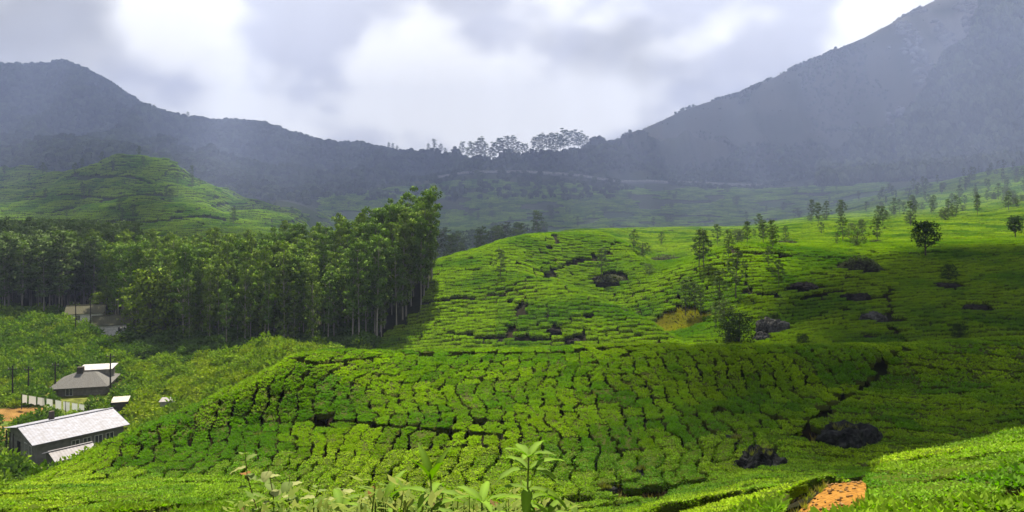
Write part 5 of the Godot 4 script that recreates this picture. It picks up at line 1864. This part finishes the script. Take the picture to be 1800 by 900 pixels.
# ---------------------------------------------------------------- road under the mountain
func road() -> void:
	var line: Array = [Vector2(-84.23, -898), Vector2(-64.94, -900), Vector2(-45.71, -905), Vector2(0, -905), Vector2(65.3, -905), Vector2(130.59, -905), Vector2(179.56, -905), Vector2(234.55, -903), Vector2(285.71, -900)]
	ribbon("mountain_road", line, 4.0, 1.6, Color(0.36, 0.34, 0.33), M.road, "pale road crossing the slope under the right mountain")
	var par := base("parapet", on(line[0]))
	tag(par, "low pale parapet along the mountain road", "wall")
	for k in line.size() - 1:
		var n := int(line[k].distance_to(line[k + 1]) / 5.0)
		for j in n:
			var a: Vector2 = line[k].lerp(line[k + 1], float(j) / n)
			var b: Vector2 = line[k].lerp(line[k + 1], (j + 0.94) / n)
			var mb := MB.new()
			var o := Vector3(0, 0, 3.6) - par.position
			var pa := on(a) + o
			var pb := on(b) + o
			mb.flat([pa, pb, pb + Vector3(0, 3.0, 0), pa + Vector3(0, 3.0, 0)], Vector3(0, 0, 1), Color(0.72, 0.71, 0.69))
			mb.flat([pa + Vector3(0, 3.0, 0), pb + Vector3(0, 3.0, 0), pb + Vector3(0, 3.0, -0.6), pa + Vector3(0, 3.0, -0.6)], Vector3.UP, Color(0.72, 0.71, 0.69))
			mb.flat([pa + Vector3(0, 0, -0.6), pb + Vector3(0, 0, -0.6), pb + Vector3(0, 3.0, -0.6), pa + Vector3(0, 3.0, -0.6)], Vector3(0, 0, -1), Color(0.72, 0.71, 0.69))
			obj("wall_section", mb.mesh(M.wall_stone), par)
	for s in [[0.1414, 0.1991, 8.0, "longer pale retaining wall below the mountain road"], [0.2771, 0.3131, 6.0, "shorter pale retaining wall below the mountain road"], [0.0397, 0.0613, 3.0, "low pale wall at the bend of the mountain road"]]:
		var n := int((s[1] - s[0]) * 231.0)
		var u0: float = s[0]
		var u1: float = s[1]
		var p0 := on(Vector2(u0 * 900.0, -900.0))
		var o := base("retaining_wall", p0)
		tag(o, s[3], "wall")
		var mb := MB.new()
		for k in n:
			var a := on(Vector2(lerpf(u0, u1, float(k) / n) * 900.0, -900.0), 1.6) - p0
			var b := on(Vector2(lerpf(u0, u1, float(k + 1) / n) * 900.0, -900.0), 1.6) - p0
			var dn: float = s[2] * sin(PI * clampf((k + 0.8) / (n + 0.6), 0.12, 0.88))
			mb.flat([a, b, b + Vector3(0, -dn, 1.0), a + Vector3(0, -dn, 1.0)], Vector3(0, 0, 1), Color(0.45, 0.45, 0.44))
			mb.flat([a, b, b + Vector3(0, 0, -1.0), a + Vector3(0, 0, -1.0)], Vector3.UP, Color(0.34, 0.34, 0.34))
			mb.flat([a + Vector3(0, -dn, 1), a, a + Vector3(0, 0, -1), a + Vector3(0, -dn, -1)], Vector3(-1, 0, 0), Color(0.45, 0.45, 0.44))
		obj("wall", mb.mesh(M.wall_stone), o)
		for k in n:
			var a := on(Vector2(lerpf(u0, u1, (k + 0.5) / n) * 900.0, -900.0), 1.4) - p0
			var dn: float = s[2] * 0.85 * sin(PI * clampf((k + 0.8) / (n + 0.6), 0.12, 0.88))
			var pb := MB.new()
			pb.box(a + Vector3(-0.3, -dn, 0.2), a + Vector3(0.3, 0, 1.4), Color(0.40, 0.40, 0.39))
			obj("pier", pb.mesh(M.wall_stone), o)

# ---------------------------------------------------------------- plants by the camera
func blade(at: Vector3, dir: Vector3, droop: float, l: float, w: float, fold: float, col: Color) -> ArrayMesh:
	# a leaf with a midrib, arched
	var mb := MB.new()
	var n := 9
	var flat_dir := Vector3(dir.x, 0, dir.z).normalized()
	var side := flat_dir.cross(Vector3.UP).normalized()
	var pitch := asin(clampf(dir.y, -1, 1))
	var p := at
	var rows := []
	for k in n:
		var f := k / (n - 1.0)
		var wd := w * 0.5 * pow(sin(PI * clampf(pow(f, 0.75) * 0.97 + 0.02, 0, 1)), 0.8)
		var d := flat_dir * cos(pitch) + Vector3.UP * sin(pitch)
		var up := side.cross(d).normalized()
		if up.y < 0: up = -up
		var s := mb.v.size()
		var ripple := 0.06 * w * sin(k * 2.3 + l * 40.0)
		mb.vert(p + side * wd + up * (fold * wd + ripple), (up - side * fold).normalized(), col)
		mb.vert(p, up, col * 1.25)
		mb.vert(p - side * wd + up * (fold * wd - ripple), (up + side * fold).normalized(), col)
		if k:
			mb.quad(s, s + 1, s - 2, s - 3)
			mb.quad(s + 1, s + 2, s - 1, s - 2)
		p += d * l / (n - 1.0)
		pitch -= droop / (n - 1.0)
	return mb.mesh(M.weed_leaf)

func weed(p: Vector2, top: float, whorls: Array, lean: Vector2, leaf_l: float, leaf_w: float, col: Color, label: String) -> void:
	var g := on(p)
	var o := base("broadleaf_weed", g)
	tag(o, label, "plant")
	var tall := top - g.y
	var sb := MB.new()
	var pts := []
	var rad := []
	for k in 8:
		var f := k / 7.0
		pts.append(Vector3(lean.x * f * f, tall * f - (0.1 if k == 0 else 0.0), lean.y * f * f))
		rad.append(lerpf(0.010, 0.004, f))
	sb.tube(pts, rad, 6, Color(0.16, 0.19, 0.05))
	obj("stem", sb.mesh(M.weed_leaf), o)
	for w in whorls:
		var f: float = 1.0 - w[0] / tall
		var c := Vector3(lean.x * f * f, tall * f, lean.y * f * f)
		for k in w[1]:
			var th: float = TAU * k / w[1] + w[2] + rng.randf_range(-0.25, 0.25)
			var el: float = w[3] + rng.randf_range(-0.12, 0.12)
			var d := Vector3(cos(th) * cos(el), sin(el), sin(th) * cos(el))
			obj("leaf", blade(c, d, w[4], leaf_l * w[5] * rng.randf_range(0.85, 1.12), leaf_w * rng.randf_range(0.85, 1.15), 0.35, col * rng.randf_range(0.8, 1.2)), o)

func twiggy(p: Vector2, tips: Array, label: String) -> void:
	# a thin woody weed with small pale round leaves
	var g := on(p)
	var o := base("wild_shrub", g)
	tag(o, label, "shrub")
	for t in tips:
		var e: Vector3 = t
		var sb := MB.new()
		var pts := []
		var rad := []
		var root := Vector3.ZERO
		var tip := e - g
		for k in 9:
			var f := k / 8.0
			pts.append(root.lerp(tip, f) + Vector3(0, 0.12 * sin(PI * f), 0) + Vector3(rng.randf_range(-1, 1), 0, rng.randf_range(-1, 1)) * 0.015)
			rad.append(lerpf(0.009, 0.002, f))
		sb.tube(pts, rad, 5, Color(0.13, 0.09, 0.05))
		var br := obj("branch", sb.mesh(M.bark), o)
		for k in 21:
			var f := lerpf(0.4, 1.0, k / 20.0)
			var q: Vector3 = pts[mini(int(f * 8.0), 7)].lerp(pts[mini(int(f * 8.0) + 1, 8)], f * 8.0 - int(f * 8.0))
			var th := k * 2.4
			var d := Vector3(cos(th), rng.randf_range(-0.3, 0.6), sin(th)).normalized()
			var c := Color(0.09, 0.13, 0.03)
			if rng.randf() < 0.04:
				c = Color(0.15, 0.08, 0.02)
			elif rng.randf() < 0.35:
				c = Color(0.17, 0.19, 0.07)
			obj("leaf", blade(q, d, 0.5, rng.randf_range(0.065, 0.11), rng.randf_range(0.045, 0.07), 0.2, c), br)

func weeds() -> void:
	rng.seed = 91
	var green := Color(0.085, 0.155, 0.010)
	var at := func(px: float, py: float, d: float) -> Vector3: return Vector3(px * d, py * d, -d)
	weed(Vector2(0.04, -3.3), -1.13, [[0.0, 5, 0.4, 0.65, 0.8, 0.7], [0.05, 4, 1.0, 0.35, 0.9, 0.95], [0.13, 4, 0.2, 0.2, 1.2, 1.1], [0.18, 3, 1.3, 0.05, 1.2, 1.2], [0.28, 4, 0.6, 0.15, 1.1, 1.15], [0.38, 4, 0.1, 0.2, 1.2, 1.1]], Vector2(0.03, 0.0), 0.185, 0.040, green, "tall broad-leaved weed standing highest at the bottom of the view")
	weed(Vector2(-0.34, -3.5), -1.30, [[0.0, 4, 0.9, 1.0, 0.5, 0.95], [0.06, 4, 0.2, 0.35, 1.0, 1.1], [0.13, 4, 0.8, 0.2, 1.2, 1.2]], Vector2(-0.02, 0.0), 0.18, 0.040, green * 0.9, "broad-leaved weed with one upright leaf left of the tallest weed")
	weed(Vector2(-0.55, -3.6), -1.43, [[0.0, 4, 0.3, 0.7, 0.7, 1.0], [0.08, 5, 1.1, 0.25, 1.0, 1.2]], Vector2(-0.03, 0.0), 0.19, 0.042, green, "low broad-leaved weed between the pale shrub and the upright weed")
	weed(Vector2(-0.13, -3.4), -1.36, [[0.0, 5, 0.0, 0.6, 0.8, 1.0], [0.08, 4, 0.7, 0.3, 1.0, 1.1]], Vector2(0.0, 0.0), 0.18, 0.040, green * 1.1, "low bright weed at the left foot of the tallest weed")
	weed(Vector2(0.13, -3.2), -1.33, [[0.0, 4, 0.5, 0.5, 0.9, 0.9], [0.09, 4, 0.1, 0.3, 1.0, 1.1]], Vector2(0.02, 0.0), 0.16, 0.036, green, "low weed at the right foot of the tallest weed")
	weed(Vector2(-0.87, -3.9), -1.58, [[0.0, 5, 0.5, 0.6, 0.8, 1.0], [0.1, 4, 0.1, 0.3, 1.0, 1.1]], Vector2(0.02, 0.0), 0.17, 0.044, green * 0.9, "low weed under the pale twiggy shrub")
	twiggy(Vector2(-1.26, -4.6), [at.call(-0.3427, -0.330, 4.6), at.call(-0.3102, -0.352, 4.5), at.call(-0.2850, -0.366, 4.6), at.call(-0.2453, -0.372, 4.7)], "pale twiggy shrub with rusty leaves rising at the lower left of centre")
	twiggy(Vector2(-0.95, -4.4), [at.call(-0.2165, -0.375, 4.4), at.call(-0.1768, -0.372, 4.5), at.call(-0.2381, -0.390, 4.3), at.call(-0.1912, -0.392, 4.3)], "lower pale twiggy shrub with orange leaf tips beside the first")

func bank_weeds() -> void:
	# tangle of low leaves on the bank below the camera
	rng.seed = 93
	var mb := MB.new()
	for k in 10:
		var th := rng.randf() * TAU
		var el := rng.randf_range(0.2, 1.1)
		var d := Vector3(cos(th) * cos(el), sin(el), sin(th) * cos(el))
		var side := d.cross(Vector3.UP).normalized()
		var l := rng.randf_range(0.03, 0.065)
		mb.leaf(Vector3(rng.randf_range(-0.04, 0.04), rng.randf_range(-0.03, 0.08), rng.randf_range(-0.04, 0.04)), d, side, l, l * 0.42, Color.WHITE * rng.randf_range(0.7, 1.3))
	mb.tube([Vector3(0, -0.12, 0), Vector3(0.01, -0.03, 0.01), Vector3(0, 0.06, 0)], [0.004, 0.003, 0.002], 4, Color(0.9, 0.9, 0.9), false)
	var pl := []
	var tn := PackedColorArray()
	var stalks := []
	for k in 900:
		var d := rng.randf_range(3.1, 5.4)
		var u := rng.randf_range(-0.3752, 0.0794)
		var want := -0.398 - 0.016 * absf(u + 0.13) * 8.0 + 0.02 * n1.get_noise_2d(u * 500.0, d * 30.0)
		var top := want * d - rng.randf_range(0.0, 0.35)
		if top < height(u * d, -d) + 0.1:
			continue
		pl.append(Transform3D(Basis(Vector3.UP, rng.randf() * TAU).scaled(Vector3.ONE * rng.randf_range(0.7, 1.3)), Vector3(u * d, top, -d)))
		var foot := height(u * d, -d) - 0.05
		stalks.append(Transform3D(Basis.from_scale(Vector3(1, top - foot, 1)), Vector3(u * d, foot, -d)))
		tn.append(Color(0.075, 0.14, 0.012).lerp(Color(0.16, 0.19, 0.03), rng.randf()) if rng.randf() > 0.015 else Color(0.13, 0.08, 0.025))
	var sb := MB.new()
	sb.tube([Vector3.ZERO, Vector3(0.012, 0.5, 0.008), Vector3(0, 1, 0)], [0.006, 0.005, 0.003], 4, Color(0.10, 0.12, 0.03), false)
	tag(scatter("stalks", sb.mesh(M.weed_leaf), stalks, PackedColorArray()), "thin stalks of the weeds on the bank", "stalks", "", "stuff")
	tag(scatter("undergrowth", mb.mesh(M.weed_leaf), pl, tn), "tangled weeds on the bank at the bottom of the view", "weeds", "", "stuff")

func clouds() -> void:
	# clouds outside the picture, where the photograph shows their shadows
	cloud(1000.0, 13.0, 1.2, [Vector2(18, -36), Vector2(17, -46), Vector2(18, -62), Vector2(31, -92), Vector2(47, -125), Vector2(71, -150), Vector2(88, -168), Vector2(180, -170), Vector2(180, -28), Vector2(60, -30), Vector2(30, -33)], [], "small cloud overhead shading the tea hill at the right")
	cloud(1200.0, 15.0, 0.68, [Vector2(-80, -172), Vector2(-86, -300), Vector2(-260, -300), Vector2(-240, -120), Vector2(-130, -168)], [], "small cloud overhead shading the wood at the left")
	cloud(2000.0, 17.0, 0.66, [Vector2(-309.52, -330), Vector2(-135.71, -330), Vector2(-94.59, -345), Vector2(-60.61, -300), Vector2(-23.38, -270), Vector2(13.85, -320), Vector2(41.67, -385), Vector2(168.83, -450), Vector2(194.81, -450), Vector2(252.53, -500), Vector2(306.64, -500), Vector2(474.75, -470), Vector2(1515.15, -1500), Vector2(0, -1500), Vector2(-1515.15, -1500)],
		[[Vector2(-275.25, -545), Vector2(-218.24, -545), Vector2(-152.6, -470), Vector2(-112.41, -410), Vector2(-99.89, -355), Vector2(-159.02, -380), Vector2(-193.65, -440)], [Vector2(-264.94, -360), Vector2(-218.18, -360), Vector2(-260.61, -430), Vector2(-316.45, -430)]],
		"grey cloud bank overhead shading the valley and the mountains")

func _ready() -> void:
	rng.seed = 1
	n1.seed = 7
	n1.frequency = 0.05
	n1.fractal_octaves = 3
	n2.seed = 9
	n2.frequency = 0.05
	n2.fractal_octaves = 2
	setting()
	materials()
	bake_land()
	ground()
	clouds()
	valley_haze()
	paths()
	rng.seed = 12
	near_tea()
	far_tea()
	ribbon("dirt_path", dirt_line, 0.58, 0.05, Color(0.31, 0.155, 0.035), M.dirt, "orange dirt path between the tea bushes of the terrace", 0.5)
	road()
	rocks()
	trees()
	village()
	weeds()
	bank_weeds()
